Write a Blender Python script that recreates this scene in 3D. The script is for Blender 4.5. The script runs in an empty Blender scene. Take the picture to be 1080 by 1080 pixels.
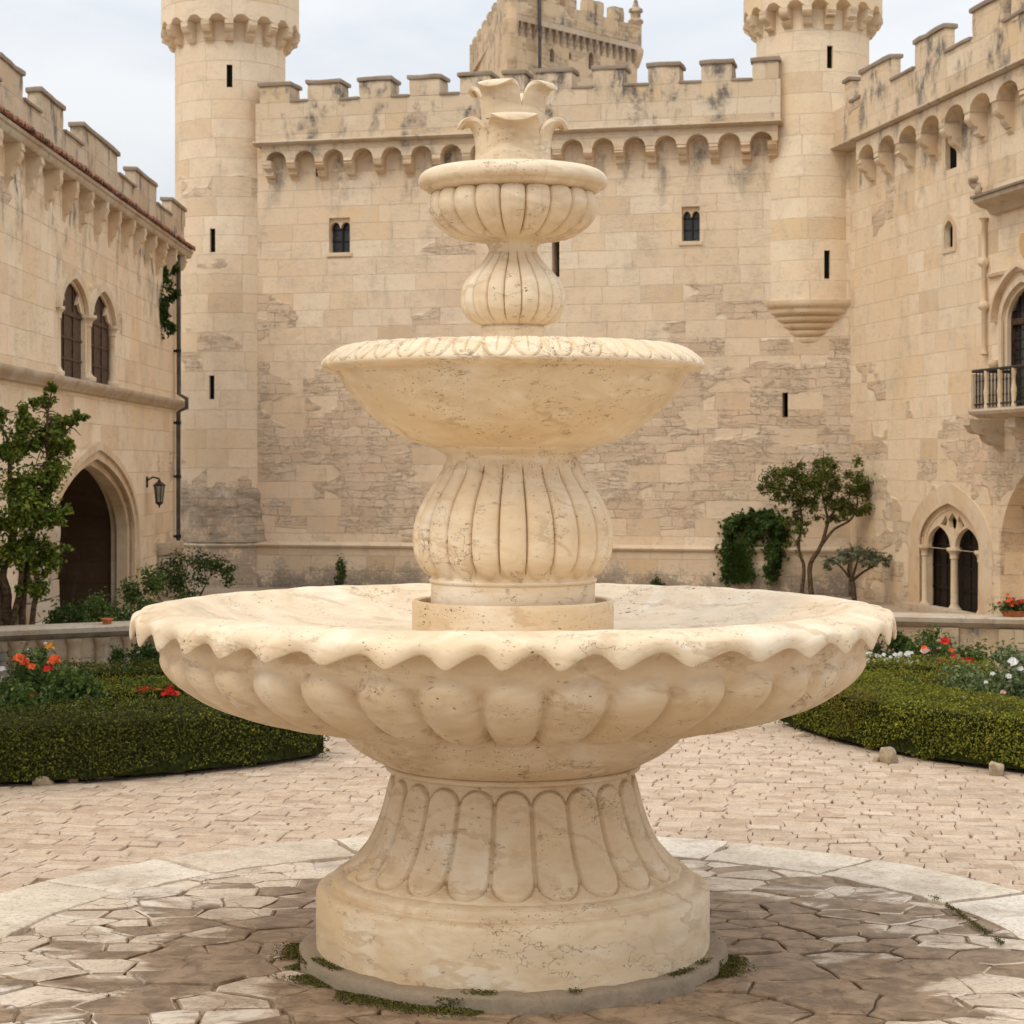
import bpy, bmesh, math, random
import numpy as np
from mathutils import Vector, Matrix, noise, geometry

SC = bpy.context.scene
COL = SC.collection
R = math.radians
PI = math.pi
random.seed(7)
RNG = np.random.default_rng(11)

# ------------------------------------------------------------------ camera, sky, sun, exposure
FPX, HORZ, CPX, CAMZ, D0 = 2100.0, 490.0, 541.0, 2.1, 8.537
cam = bpy.data.objects.new('camera', bpy.data.cameras.new('camera'))
COL.objects.link(cam)
cam.location = (0, -D0, CAMZ)
cam.rotation_euler = (R(90), 0, 0)
cam.data.sensor_width = 36
cam.data.lens = 36 * FPX / 1080
cam.data.shift_x = -(CPX - 540) / 1080
cam.data.shift_y = (HORZ - 540) / 1080
cam.data.clip_end = 2000
cam.data.dof.use_dof = True
cam.data.dof.focus_distance = 7.6
cam.data.dof.aperture_fstop = 11.0
SC.camera = cam

SUN_ELEV, SUN_AZ = 50, 222          # azimuth clockwise from +y (north); 222 = behind the camera on the left
w = bpy.data.worlds.new('World'); SC.world = w; w.use_nodes = True
nt = w.node_tree; nt.nodes.clear()
out = nt.nodes.new('ShaderNodeOutputWorld'); bg = nt.nodes.new('ShaderNodeBackground')
sky = nt.nodes.new('ShaderNodeTexSky'); sky.sky_type = 'NISHITA'; sky.sun_disc = False
sky.sun_elevation = R(SUN_ELEV); sky.sun_rotation = R(SUN_AZ)
tc = nt.nodes.new('ShaderNodeTexCoord')
mp = nt.nodes.new('ShaderNodeMapping'); mp.inputs['Scale'].default_value = (2.2, 2.2, 5.5)
nz = nt.nodes.new('ShaderNodeTexNoise'); nz.inputs['Scale'].default_value = 3.4; nz.inputs['Detail'].default_value = 6; nz.inputs['Distortion'].default_value = .5
cr = nt.nodes.new('ShaderNodeValToRGB')
cr.color_ramp.elements[0].position = .32; cr.color_ramp.elements[0].color = (7.7, 8.1, 8.7, 1)
cr.color_ramp.elements[1].position = .62; cr.color_ramp.elements[1].color = (9.3, 9.45, 9.6, 1)
mx = nt.nodes.new('ShaderNodeMix'); mx.data_type = 'RGBA'; mx.inputs[0].default_value = .93
nt.links.new(tc.outputs['Generated'], mp.inputs['Vector']); nt.links.new(mp.outputs[0], nz.inputs['Vector'])
nt.links.new(nz.outputs['Fac'], cr.inputs[0])
nt.links.new(sky.outputs[0], mx.inputs[6]); nt.links.new(cr.outputs[0], mx.inputs[7])
sx = nt.nodes.new('ShaderNodeSeparateXYZ'); nt.links.new(tc.outputs['Generated'], sx.inputs[0])
mr = nt.nodes.new('ShaderNodeMapRange'); mr.inputs['From Min'].default_value = 0; mr.inputs['From Max'].default_value = 1
mr.inputs['To Min'].default_value = .735; mr.inputs['To Max'].default_value = 1.95      # overcast sky: brighter overhead
nt.links.new(sx.outputs[2], mr.inputs['Value'])
vm = nt.nodes.new('ShaderNodeVectorMath'); vm.operation = 'SCALE'
nt.links.new(mx.outputs[2], vm.inputs[0]); nt.links.new(mr.outputs[0], vm.inputs['Scale'])
nt.links.new(vm.outputs[0], bg.inputs['Color']); bg.inputs['Strength'].default_value = .1
nt.links.new(bg.outputs[0], out.inputs['Surface'])

sl = bpy.data.lights.new('sun', 'SUN'); sl.energy = 1.1; sl.angle = R(28); sl.color = (1, .86, .66)
so = bpy.data.objects.new('sun', sl); COL.objects.link(so)
_az, _el = R(SUN_AZ), R(SUN_ELEV)
sdir = Vector((math.sin(_az) * math.cos(_el), math.cos(_az) * math.cos(_el), math.sin(_el)))
so.rotation_euler = sdir.to_track_quat('Z', 'Y').to_euler(); so.location = sdir * 60

SC.view_settings.view_transform = 'Standard'; SC.view_settings.look = 'None'
SC.view_settings.exposure = 0.11; SC.view_settings.gamma = 1; SC.view_settings.use_curve_mapping = False
SC.render.engine = 'CYCLES'
SC.cycles.use_denoising = True
SC.cycles.max_bounces = 6

# ------------------------------------------------------------------ helpers
def at(px, py, d):
    return Vector(((px - CPX) / FPX * d, d - D0, CAMZ - (py - HORZ) / FPX * d))

def gnd(px, py, z=0.0):
    return at(px, py, (CAMZ - z) * FPX / (py - HORZ))

def sm(a, b, x):
    t = max(0, min(1, (x - a) / (b - a))) if a != b else float(x > a)
    return t * t * (3 - 2 * t)

def fbm(p, f=1.0, o=3):
    v, a = 0, 1
    for _ in range(o):
        v += a * noise.noise(p * f); f *= 2; a *= .5
    return v

class MB:
    """collects geometry for ONE mesh object"""
    def __init__(s):
        s.v, s.f, s.mi, s.M, s.cur = [], [], [], None, 0
    def add(s, vs, fs):
        o = len(s.v)
        if s.M is not None:
            vs = [tuple(s.M @ Vector(p)) for p in vs]
        s.v.extend(vs); s.f.extend([tuple(i + o for i in f) for f in fs]); s.mi.extend([s.cur] * len(fs))
    def box(s, x0, x1, y0, y1, z0, z1):
        s.add([(x0,y0,z0),(x1,y0,z0),(x1,y1,z0),(x0,y1,z0),(x0,y0,z1),(x1,y0,z1),(x1,y1,z1),(x0,y1,z1)],
              [(0,3,2,1),(4,5,6,7),(0,1,5,4),(1,2,6,5),(2,3,7,6),(3,0,4,7)])
    def rbox(s, x0, x1, y0, y1, z0, z1, n=(3,3,3), amp=.02, freq=3.0, seed=0.0):
        key, vs, fs = {}, [], []
        lo, hi = Vector((x0,y0,z0)), Vector((x1,y1,z1))
        def vid(i, j, k):
            q = (i, j, k)
            if q not in key:
                p = Vector((lo.x+(hi.x-lo.x)*i/n[0], lo.y+(hi.y-lo.y)*j/n[1], lo.z+(hi.z-lo.z)*k/n[2]))
                d = noise.noise_vector(p*freq + Vector((seed, seed*.7, -seed)))*amp
                e = sum(1 for a, m in zip(q, n) if a in (0, m))
                if e >= 2:
                    c = (lo+hi)/2; d += (c-p).normalized()*amp*.6*(e-1)
                key[q] = len(vs); vs.append(tuple(p+d))
            return key[q]
        a, b, c = n
        for i in range(a):
            for j in range(b):
                fs.append((vid(i,j,0),vid(i,j+1,0),vid(i+1,j+1,0),vid(i+1,j,0)))
                fs.append((vid(i,j,c),vid(i+1,j,c),vid(i+1,j+1,c),vid(i,j+1,c)))
            for k in range(c):
                fs.append((vid(i,0,k),vid(i+1,0,k),vid(i+1,0,k+1),vid(i,0,k+1)))
                fs.append((vid(i,b,k),vid(i,b,k+1),vid(i+1,b,k+1),vid(i+1,b,k)))
        for j in range(b):
            for k in range(c):
                fs.append((vid(0,j,k),vid(0,j,k+1),vid(0,j+1,k+1),vid(0,j+1,k)))
                fs.append((vid(a,j,k),vid(a,j+1,k),vid(a,j+1,k+1),vid(a,j,k+1)))
        s.add(vs, fs)
    def ext(s, loops, a0, a1, axis='y'):
        """extrude a polygon with holes (loops of 2D points) between a0 and a1 along an axis"""
        fm = {'y': lambda p,q,a: (p,a,q), 'x': lambda p,q,a: (a,p,q), 'z': lambda p,q,a: (p,q,a)}[axis]
        tri = geometry.tessellate_polygon([[Vector((p,q,0)) for p,q in L] for L in loops])
        flat = [pt for L in loops for pt in L]; n = len(flat)
        vs = [fm(p,q,a0) for p,q in flat] + [fm(p,q,a1) for p,q in flat]
        fs = [tuple(t) for t in tri] + [tuple(i+n for i in reversed(t)) for t in tri]
        o = 0
        for L in loops:
            m = len(L)
            for i in range(m):
                j = (i+1) % m
                fs.append((o+i, o+j, o+j+n, o+i+n))
            o += m
        s.add(vs, fs)
    def lathe(s, prof, n=64, fn=None, close=False):
        vs, fs = [], []
        m = len(prof)
        for j in range(n):
            th = 2*PI*j/n
            for i, (r, z) in enumerate(prof):
                if fn: r, z = fn(i, th, r, z)
                vs.append((r*math.sin(th), -r*math.cos(th), z))
        for j in range(n):
            k = (j+1) % n
            for i in range(m-1 if not close else m):
                i2 = (i+1) % m
                fs.append((j*m+i, k*m+i, k*m+i2, j*m+i2))
        s.add(vs, fs)
    def tube(s, pts, rad, n=8, cap=True):
        pts = [Vector(p) for p in pts]
        if not hasattr(rad, '__len__'): rad = [rad]*len(pts)
        vs, fs = [], []
        for i, p in enumerate(pts):
            t = (pts[min(i+1,len(pts)-1)] - pts[max(i-1,0)]).normalized()
            a = t.cross(Vector((.31,.87,.37))).normalized(); b = t.cross(a)
            for j in range(n):
                q = 2*PI*j/n
                vs.append(tuple(p + (a*math.cos(q)+b*math.sin(q))*rad[i]))
        for i in range(len(pts)-1):
            for j in range(n):
                k = (j+1) % n
                fs.append((i*n+j, i*n+k, (i+1)*n+k, (i+1)*n+j))
        if cap:
            fs.append(tuple(range(n-1,-1,-1))); fs.append(tuple(range((len(pts)-1)*n, len(pts)*n)))
        s.add(vs, fs)
    def leaves(s, P, N, size, aspect=.55, fold=.18):
        P = np.asarray(P, float); n = len(P)
        if n == 0: return
        N = np.asarray(N, float); N = N/np.maximum(np.linalg.norm(N,axis=1,keepdims=True),1e-6)
        T = RNG.normal(size=(n,3)); T -= (T*N).sum(1,keepdims=True)*N
        T /= np.maximum(np.linalg.norm(T,axis=1,keepdims=True),1e-6); B = np.cross(N,T)
        S = (np.ones(n)*size*RNG.uniform(.6,1.35,n))[:,None]
        a = P-T*S*.5; c = P+T*S*.5-N*S*.12
        b = P+B*S*aspect*.5+N*S*fold; d = P-B*S*aspect*.5+N*S*fold
        V = np.stack([a,b,c,d],1).reshape(-1,3)
        o = len(s.v); s.v.extend(map(tuple,V.tolist()))
        ix = np.arange(n)*4+o
        s.f.extend(zip(ix.tolist(),(ix+1).tolist(),(ix+2).tolist(),(ix+3).tolist())); s.mi.extend([s.cur]*n)
    def build(s, name, mat, parent=None, smooth=None, loc=None, recalc=True, bevel=0, bseg=2, weld=False):
        me = bpy.data.meshes.new(name)
        me.from_pydata(s.v, [], s.f)
        mats = mat if isinstance(mat, (list, tuple)) else [mat]
        for m in mats: me.materials.append(m)
        if len(mats) > 1: me.polygons.foreach_set('material_index', s.mi)
        if recalc or weld:
            bm = bmesh.new(); bm.from_mesh(me)
            if weld: bmesh.ops.remove_doubles(bm, verts=bm.verts, dist=1e-5)
            bmesh.ops.delete(bm, geom=[q for q in bm.verts if not q.link_faces], context='VERTS')
            if recalc: bmesh.ops.recalc_face_normals(bm, faces=bm.faces)
            bm.to_mesh(me); bm.free()
        if smooth is not None:
            me.shade_smooth()
            if smooth < 180: me.set_sharp_from_angle(angle=R(smooth))
        me.update()
        o = bpy.data.objects.new(name, me); COL.objects.link(o)
        if parent: o.parent = parent
        if loc is not None: o.location = loc
        if bevel:
            b = o.modifiers.new('bevel','BEVEL'); b.width = bevel; b.segments = bseg; b.limit_method='ANGLE'; b.angle_limit=R(40)
        return o

def empty(name, loc=(0,0,0), rz=0):
    o = bpy.data.objects.new(name, None); COL.objects.link(o)
    o.location = loc; o.rotation_euler = (0,0,rz); o.empty_display_size = .2
    return o

def tag(o, label=None, cat=None, group=None, kind=None):
    if label: o['label'] = label
    if cat: o['category'] = cat
    if group: o['group'] = group
    if kind: o['kind'] = kind
    return o

def crom(pts, sub):
    """Catmull-Rom through 2D points (centripetal-ish), sub samples per span"""
    P = [Vector((a,b)) for a,b in pts]; o = []
    for i in range(len(P)-1):
        p0, p1, p2, p3 = P[max(i-1,0)], P[i], P[i+1], P[min(i+2,len(P)-1)]
        L = (p2-p1).length
        m1 = (p2-p0)*.5; m2 = (p3-p1)*.5
        if m1.length > L: m1 *= L/m1.length
        if m2.length > L: m2 *= L/m2.length
        for k in range(sub):
            t = k/sub; t2, t3 = t*t, t*t*t
            q = p1*(2*t3-3*t2+1)+m1*(t3-2*t2+t)+p2*(-2*t3+3*t2)+m2*(t3-t2)
            o.append((q.x,q.y))
    o.append(tuple(P[-1]))
    return o

def pointed(xc, a, z0, zs, h, n=14):
    """closed outline of a pointed arch opening: half width a, sill z0, spring zs, rise h"""
    k = h/a
    q = max(k, 1.42)
    Rr = (1+q*q)/2
    arc = []
    a1 = math.acos(max(-1, min(1, (Rr-1)/Rr)))
    for i in range(n+1):
        t = a1*i/n
        x = Rr-1-Rr*math.cos(t); z = Rr*math.sin(t)
        arc.append((x, z*k/q))
    left = [(xc+a*x, zs+a*z) for x, z in arc]
    right = [(xc-a*x, zs+a*z) for x, z in reversed(arc[:-1])]
    return [(xc+a, z0), (xc-a, z0)] + left + right

# ------------------------------------------------------------------ node helpers
def N(nt, typ, ins=None, **pr):
    nd = nt.nodes.new(typ)
    for k, v in pr.items(): setattr(nd, k, v)
    for k, v in (ins or {}).items():
        if isinstance(v, bpy.types.NodeSocket): nt.links.new(v, nd.inputs[k])
        elif isinstance(v, bpy.types.Node): nt.links.new(v.outputs[0], nd.inputs[k])
        else: nd.inputs[k].default_value = v
    return nd

def M_(nt, op, a, b=0.0, c=None):
    d = {0: a, 1: b}
    if c is not None: d[2] = c
    return N(nt, 'ShaderNodeMath', d, operation=op).outputs[0]

def MIX(nt, f, a, b, blend='MIX'):
    def c(v): return (*v, 1) if isinstance(v, tuple) and len(v) == 3 else v
    return N(nt, 'ShaderNodeMix', {0: f, 6: c(a), 7: c(b)}, data_type='RGBA', blend_type=blend).outputs[2]

def STEP(nt, x, lo, hi, a=0.0, b=1.0):
    return N(nt, 'ShaderNodeMapRange', {'Value': x, 'From Min': lo, 'From Max': hi, 'To Min': a, 'To Max': b}, interpolation_type='SMOOTHSTEP').outputs[0]

def NOISE(nt, vec, scale, detail=4, rough=.55, dist=0.0):
    return N(nt, 'ShaderNodeTexNoise', {'Vector': vec, 'Scale': scale, 'Detail': detail, 'Roughness': rough, 'Distortion': dist}).outputs['Fac']

def RAMP(nt, x, stops):
    nd = N(nt, 'ShaderNodeValToRGB', {0: x})
    e = nd.color_ramp.elements
    while len(e) < len(stops): e.new(.5)
    for el, (p, c) in zip(e, stops): el.position = p; el.color = (*c, 1)
    return nd.outputs[0]

def XYZ(nt, x, y, z):
    return N(nt, 'ShaderNodeCombineXYZ', {0: x, 1: y, 2: z}).outputs[0]

def new_mat(name, rough=.8, spec=.3):
    m = bpy.data.materials.new(name); m.use_nodes = True
    nt = m.node_tree; b = nt.nodes['Principled BSDF']
    b.inputs['Roughness'].default_value = rough; b.inputs['Specular IOR Level'].default_value = spec
    return m, nt, b

def BUMP(nt, b, h, strength=.5, dist=.02):
    bp = N(nt, 'ShaderNodeBump', {'Height': h, 'Strength': strength, 'Distance': dist})
    nt.links.new(bp.outputs[0], b.inputs['Normal'])

def simple(name, col, rough=.7, spec=.3, metal=0, var=.25, scale=8.0, bump=0.0):
    m, nt, b = new_mat(name, rough, spec)
    p = N(nt, 'ShaderNodeNewGeometry').outputs['Position']
    n = NOISE(nt, p, scale, 5)
    c = MIX(nt, STEP(nt, n, .3, .7), tuple(x*(1-var) for x in col), tuple(min(1,x*(1+var)) for x in col))
    nt.links.new(c, b.inputs['Base Color']); b.inputs['Metallic'].default_value = metal
    if bump: BUMP(nt, b, n, bump, .01)
    return m

# ------------------------------------------------------------------ materials
def castle_stone(name, radius=None, rub=None, top=None, tint=(1,1,1), bw=.62, bh=.285, base_grime=None, grime=.5, seed=0.0):
    m, nt, b = new_mat(name, .92, .15)
    o = N(nt, 'ShaderNodeTexCoord').outputs['Object']
    sp = N(nt, 'ShaderNodeSeparateXYZ', {0: o}); x, y, z = sp.outputs
    pos = N(nt, 'ShaderNodeVectorMath', {0: N(nt,'ShaderNodeNewGeometry').outputs['Position'], 1: (seed, seed*1.7, 0)}, operation='ADD').outputs[0]
    if radius:
        u = M_(nt, 'MULTIPLY', M_(nt, 'ARCTAN2', x, M_(nt,'MULTIPLY',y,-1.0)), radius)
    else:
        u = M_(nt, 'ADD', x, y)
    nA = N(nt, 'ShaderNodeTexNoise', {'Vector': pos, 'Scale': 1.7, 'Detail': 4.0})
    ns = N(nt, 'ShaderNodeSeparateXYZ', {0: nA.outputs['Color']})
    wu = M_(nt, 'SUBTRACT', ns.outputs[0], .5); wv = M_(nt, 'SUBTRACT', ns.outputs[1], .5)
    def bricks(bw, bh, mort, du, dv, off):
        v2 = M_(nt, 'ADD', M_(nt, 'MULTIPLY_ADD', wv, dv, z), off)
        row = M_(nt, 'FLOOR', M_(nt, 'DIVIDE', v2, bh))
        wn = N(nt, 'ShaderNodeTexWhiteNoise', {'W': M_(nt,'ADD',row,seed+off)}, noise_dimensions='1D').outputs['Value']
        u2 = M_(nt, 'MULTIPLY_ADD', wu, du, u)
        u2 = M_(nt, 'ADD', M_(nt, 'MULTIPLY', u2, M_(nt,'MULTIPLY_ADD',wn,.55,.72)), M_(nt,'MULTIPLY',wn,9.0))
        return N(nt, 'ShaderNodeTexBrick', {'Vector': XYZ(nt,u2,v2,0.0), 'Color1': (0,0,0,1), 'Color2': (1,1,1,1), 'Mortar': (.5,.5,.5,1), 'Scale': 1.0,
                 'Mortar Size': mort, 'Mortar Smooth': .35, 'Bias': 0.0, 'Brick Width': bw, 'Row Height': bh}, offset=.5)
    A = bricks(bw, bh, .0060, .10, .022, 0.0)
    B = bricks(.40, .155, .0075, .42, .17, 3.3)
    a, am = A.outputs['Color'], A.outputs['Fac']; bb, bm_ = B.outputs['Color'], B.outputs['Fac']
    big = NOISE(nt, pos, .55, 4, .6); mid = NOISE(nt, pos, 2.6, 6, .65); fine = NOISE(nt, pos, 22.0, 6, .7)
    T = lambda c: tuple(q*t for q, t in zip(c, tint))
    ca = RAMP(nt, a, [(0, T((.59,.45,.30))), (.12, T((.69,.555,.395))), (.55, T((.725,.60,.445))), (.85, T((.76,.65,.50))), (.95, T((.70,.54,.35))), (1, T((.66,.50,.31)))])
    ca = MIX(nt, STEP(nt, big, .45, .68, 0, .5), ca, T((.69,.52,.335)))
    cb = RAMP(nt, bb, [(0, T((.57,.435,.305))), (.3, T((.64,.505,.365))), (.6, T((.67,.54,.40))), (.85, T((.63,.475,.335))), (1, T((.72,.61,.47)))])
    brk = STEP(nt, NOISE(nt, pos, 3.3, 5, .7), .40, .66, .10, 1)
    ca = MIX(nt, M_(nt,'MULTIPLY',M_(nt,'MULTIPLY',am,brk),.40), ca, T((.30,.215,.14)))
    cb = MIX(nt, M_(nt,'MULTIPLY',M_(nt,'MULTIPLY',bm_,brk),.72), cb, T((.22,.16,.11)))
    if rub:
        z0, z1, amt = rub
        k = M_(nt, 'MULTIPLY', STEP(nt, z, z0-.1, z0+.15), STEP(nt, z, z1-.9, z1+.9, 1, 0))
        k = M_(nt, 'MULTIPLY', k, amt)
    else:
        k = 0.0
    patch = NOISE(nt, N(nt,'ShaderNodeVectorMath',{0:pos,1:(.8,.8,1.5)},operation='MULTIPLY').outputs[0], .62, 3, .5)
    k = M_(nt, 'ADD', M_(nt, 'ADD', k, M_(nt,'MULTIPLY',M_(nt,'SUBTRACT',patch,.62),2.6)), M_(nt,'MULTIPLY',M_(nt,'SUBTRACT',a,.5),.85))
    k = STEP(nt, k, .33, .39)
    col = MIX(nt, k, ca, cb)
    # weathering: ledge cracks, spalls and lichen specks
    hv = XYZ(nt, M_(nt,'MULTIPLY',u,1.6), M_(nt,'MULTIPLY',z,7.0), seed+2.0)
    ck = NOISE(nt, hv, 1.6, 7, .72, .9)
    ckm = M_(nt,'MULTIPLY', STEP(nt, M_(nt,'ABSOLUTE',M_(nt,'SUBTRACT',ck,.5)), .0, .022, 1, 0), M_(nt,'MULTIPLY_ADD',k,.50,.10))
    ckm = M_(nt,'MULTIPLY', ckm, STEP(nt, mid, .42, .58))
    col = MIX(nt, ckm, col, T((.24,.17,.11)))
    col = MIX(nt, M_(nt,'MULTIPLY',STEP(nt,NOISE(nt,hv,3.1,6,.7),.54,.70),M_(nt,'MULTIPLY_ADD',k,.12,.20)), col, T((.52,.385,.26)))
    col = MIX(nt, STEP(nt,NOISE(nt,pos,.85,6,.66),.50,.66,0,.34), col, T((.70,.50,.355)))
    col = MIX(nt, STEP(nt,NOISE(nt,pos,1.9,7,.7,.5),.54,.70,0,.38), col, T((.50,.415,.32)))
    gy = M_(nt,'MULTIPLY',STEP(nt,NOISE(nt,pos,1.15,6,.68),.50,.68),.30)
    col = MIX(nt, gy, col, T((.62,.54,.435)))
    col = MIX(nt, STEP(nt, mid, .35, .75, 0, .35), col, T((.74,.64,.49)))
    col = MIX(nt, STEP(nt, fine, .50, .78, 0, .38), col, T((.38,.285,.19)))
    sv = XYZ(nt, M_(nt,'MULTIPLY',u,1.7), M_(nt,'MULTIPLY',z,.75), seed)
    st = NOISE(nt, sv, 1.5, 6, .65, .4)
    gr = M_(nt, 'MULTIPLY', STEP(nt, st, .47, .66), STEP(nt, mid, .36, .58))
    if top is not None:
        g2 = STEP(nt, z, top-1.6, top+.2, .12, 1.0)
    else:
        g2 = .18
    gr = M_(nt, 'MULTIPLY', M_(nt, 'MULTIPLY', gr, g2), grime*1.35)
    if base_grime:
        zb, ab = base_grime
        q = M_(nt, 'ADD', STEP(nt, z, zb-.5, zb+.25, .62, 0), M_(nt,'MULTIPLY_ADD',M_(nt,'SUBTRACT',mid,.5),1.6,M_(nt,'MULTIPLY',M_(nt,'SUBTRACT',fine,.5),1.5)))
        q = M_(nt, 'MULTIPLY', STEP(nt, q, .35, .62), STEP(nt, z, zb-.6, zb+.3, 1, 0))
        gr = M_(nt, 'MAXIMUM', gr, M_(nt,'MULTIPLY',q,ab))
    col = MIX(nt, gr, col, MIX(nt, STEP(nt,fine,.4,.65), (.15,.13,.11), (.34,.29,.23)))
    nt.links.new(col, b.inputs['Base Color'])
    hh = M_(nt, 'ADD', M_(nt,'MULTIPLY',M_(nt,'SUBTRACT',1.0,am),M_(nt,'SUBTRACT',1.0,k)), M_(nt,'MULTIPLY',M_(nt,'MULTIPLY',M_(nt,'SUBTRACT',1.0,bm_),k),1.6))
    hh = M_(nt, 'ADD', hh, M_(nt,'MULTIPLY',fine,M_(nt,'MULTIPLY_ADD',k,1.1,.35)))
    hh = M_(nt, 'ADD', hh, M_(nt,'MULTIPLY',mid,.6))
    hh = M_(nt, 'ADD', hh, M_(nt,'MULTIPLY',bb,M_(nt,'MULTIPLY',k,.7)))
    hh = M_(nt,'SUBTRACT',hh,M_(nt,'MULTIPLY',ckm,1.2))
    BUMP(nt, b, hh, .7, .022)
    return m

def carved_stone(name, col=(.60,.49,.35), grime=.35, scale=1.0):
    m, nt, b = new_mat(name, .9, .15)
    p = N(nt,'ShaderNodeNewGeometry').outputs['Position']
    big = NOISE(nt, p, 1.3*scale, 5, .6); mid = NOISE(nt, p, 6*scale, 6, .7); fine = NOISE(nt, p, 30*scale, 5, .7)
    c = MIX(nt, STEP(nt,big,.35,.7), tuple(q*1.08 for q in col), (col[0]*.92,col[1]*.8,col[2]*.68))
    c = MIX(nt, STEP(nt,mid,.5,.75,0,grime), c, (.20,.17,.14))
    c = MIX(nt, STEP(nt,fine,.55,.8,0,.3), c, (.30,.23,.16))
    nt.links.new(c, b.inputs['Base Color'])
    BUMP(nt, b, M_(nt,'ADD',mid,M_(nt,'MULTIPLY',fine,.5)), .5, .012)
    return m

def travertine(name, tint=(1,1,1), seed=0.0, dirt=.22):
    m, nt, b = new_mat(name, .55, .3)
    o = N(nt,'ShaderNodeVectorMath',{0:N(nt,'ShaderNodeTexCoord').outputs['Object'],1:(seed,seed*.6,seed*.3)},operation='ADD').outputs[0]
    sc = N(nt,'ShaderNodeVectorMath',{0:o,1:(1,1,2.6)},operation='MULTIPLY').outputs[0]
    big = NOISE(nt, sc, 1.1, 5, .55, .8); mid = NOISE(nt, sc, 3.6, 6, .55, 1.9); fine = NOISE(nt, o, 45, 4, .6)
    blot = NOISE(nt, o, 2.7, 5, .6, .5)
    c = RAMP(nt, mid, [(.22,(.61,.465,.30)), (.42,(.70,.555,.385)), (.58,(.75,.62,.45)), (.78,(.82,.73,.585))])
    c = MIX(nt, STEP(nt,big,.44,.70,0,.55), c, (.655,.485,.285))
    c = MIX(nt, STEP(nt,blot,.52,.70,0,.65), c, (.82,.755,.64))
    gr_ = NOISE(nt, sc, 2.1, 7, .7, 1.2)
    c = MIX(nt, STEP(nt,gr_,.48,.78,0,dirt), c, (.50,.38,.25))
    so_ = N(nt,'ShaderNodeSeparateXYZ',{0:o}); th_ = M_(nt,'ARCTAN2',so_.outputs[0],so_.outputs[1])
    dv_ = XYZ(nt,M_(nt,'MULTIPLY',th_,7.0),M_(nt,'MULTIPLY',so_.outputs[2],1.3),seed)
    c = MIX(nt, M_(nt,'MULTIPLY',STEP(nt,NOISE(nt,dv_,1.6,6,.65,.6),.52,.72),STEP(nt,blot,.33,.60,0,.42)), c, (.44,.33,.215))
    c = MIX(nt, STEP(nt,NOISE(nt,dv_,.9,7,.7,1.0),.54,.72,0,.42), c, (.52,.465,.385))
    if tint != (1,1,1): c = MIX(nt, 1.0, c, tint, 'MULTIPLY')
    # flowing veins
    wv = N(nt,'ShaderNodeTexWave',{'Vector':sc,'Scale':1.1,'Distortion':9.0,'Detail':5.0,'Detail Scale':1.4,'Detail Roughness':.65}, wave_type='BANDS', bands_direction='DIAGONAL').outputs['Fac']
    c = MIX(nt, M_(nt,'MULTIPLY',STEP(nt,wv,.90,1.0),STEP(nt,blot,.38,.6,0,.45)), c, (.44,.29,.15))
    # ochre iron stains and brown holes
    rust = M_(nt,'MULTIPLY',STEP(nt,NOISE(nt,o,3.6,6,.7,.6),.60,.70),STEP(nt,NOISE(nt,o,17,5,.7),.45,.60))
    c = MIX(nt, M_(nt,'MULTIPLY',rust,.75), c, (.30,.155,.055))
    pv = N(nt,'ShaderNodeVectorMath',{0:o,1:(1,1,1.9)},operation='MULTIPLY').outputs[0]
    pn = N(nt,'ShaderNodeTexNoise',{'Vector':o,'Scale':26.0,'Detail':4.0})
    pv = N(nt,'ShaderNodeVectorMath',{0:pv,1:N(nt,'ShaderNodeVectorMath',{0:pn.outputs['Color'],'Scale':.05},operation='SCALE').outputs[0]},operation='ADD').outputs[0]
    def pits(scale, thr, msk_s, m0, m1):
        vd = N(nt,'ShaderNodeTexVoronoi',{'Vector':pv,'Scale':scale,'Randomness':1.0},feature='F1')
        rnd = N(nt,'ShaderNodeSeparateColor',{0:vd.outputs['Color']}).outputs[0]
        t = M_(nt,'MULTIPLY',rnd,thr)
        hit = N(nt,'ShaderNodeMapRange',{'Value':M_(nt,'SUBTRACT',t,vd.outputs['Distance']),'From Min':0.0,'From Max':.05,'To Min':0.0,'To Max':1.0}).outputs[0]
        return M_(nt,'MULTIPLY',hit,STEP(nt,NOISE(nt,o,msk_s,4,.6),m0,m1))
    p1 = pits(25, .25, 2.2, .54, .63); p2 = pits(68, .30, 3.1, .48, .62)
    pit = M_(nt,'MAXIMUM',p1,p2)
    rt = N(nt,'ShaderNodeMapping',{'Vector':o,'Rotation':(0,R(24),R(8)),'Scale':(.55,.55,2.6)}).outputs[0]
    sd = NOISE(nt, rt, 9.0, 6, .7, .5)
    scr = M_(nt,'MULTIPLY',STEP(nt,M_(nt,'ABSOLUTE',M_(nt,'SUBTRACT',sd,.5)),.0,.013,1,0),M_(nt,'MULTIPLY',STEP(nt,NOISE(nt,o,4.6,3,.6),.54,.60),STEP(nt,NOISE(nt,o,23,2,.5),.50,.58)))
    pit = M_(nt,'MAXIMUM',pit,M_(nt,'MULTIPLY',scr,.85))
    cv = N(nt,'ShaderNodeTexVoronoi',{'Vector':N(nt,'ShaderNodeVectorMath',{0:sc,1:N(nt,'ShaderNodeVectorMath',{0:pn.outputs['Color'],'Scale':.22},operation='SCALE').outputs[0]},operation='ADD').outputs[0],'Scale':3.1},feature='DISTANCE_TO_EDGE').outputs['Distance']
    crack = M_(nt,'MULTIPLY',STEP(nt,cv,.003,.011,1,0),STEP(nt,NOISE(nt,o,1.9,4,.6),.56,.62))
    pit = M_(nt,'MAXIMUM',pit,M_(nt,'MULTIPLY',crack,.8))
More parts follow.
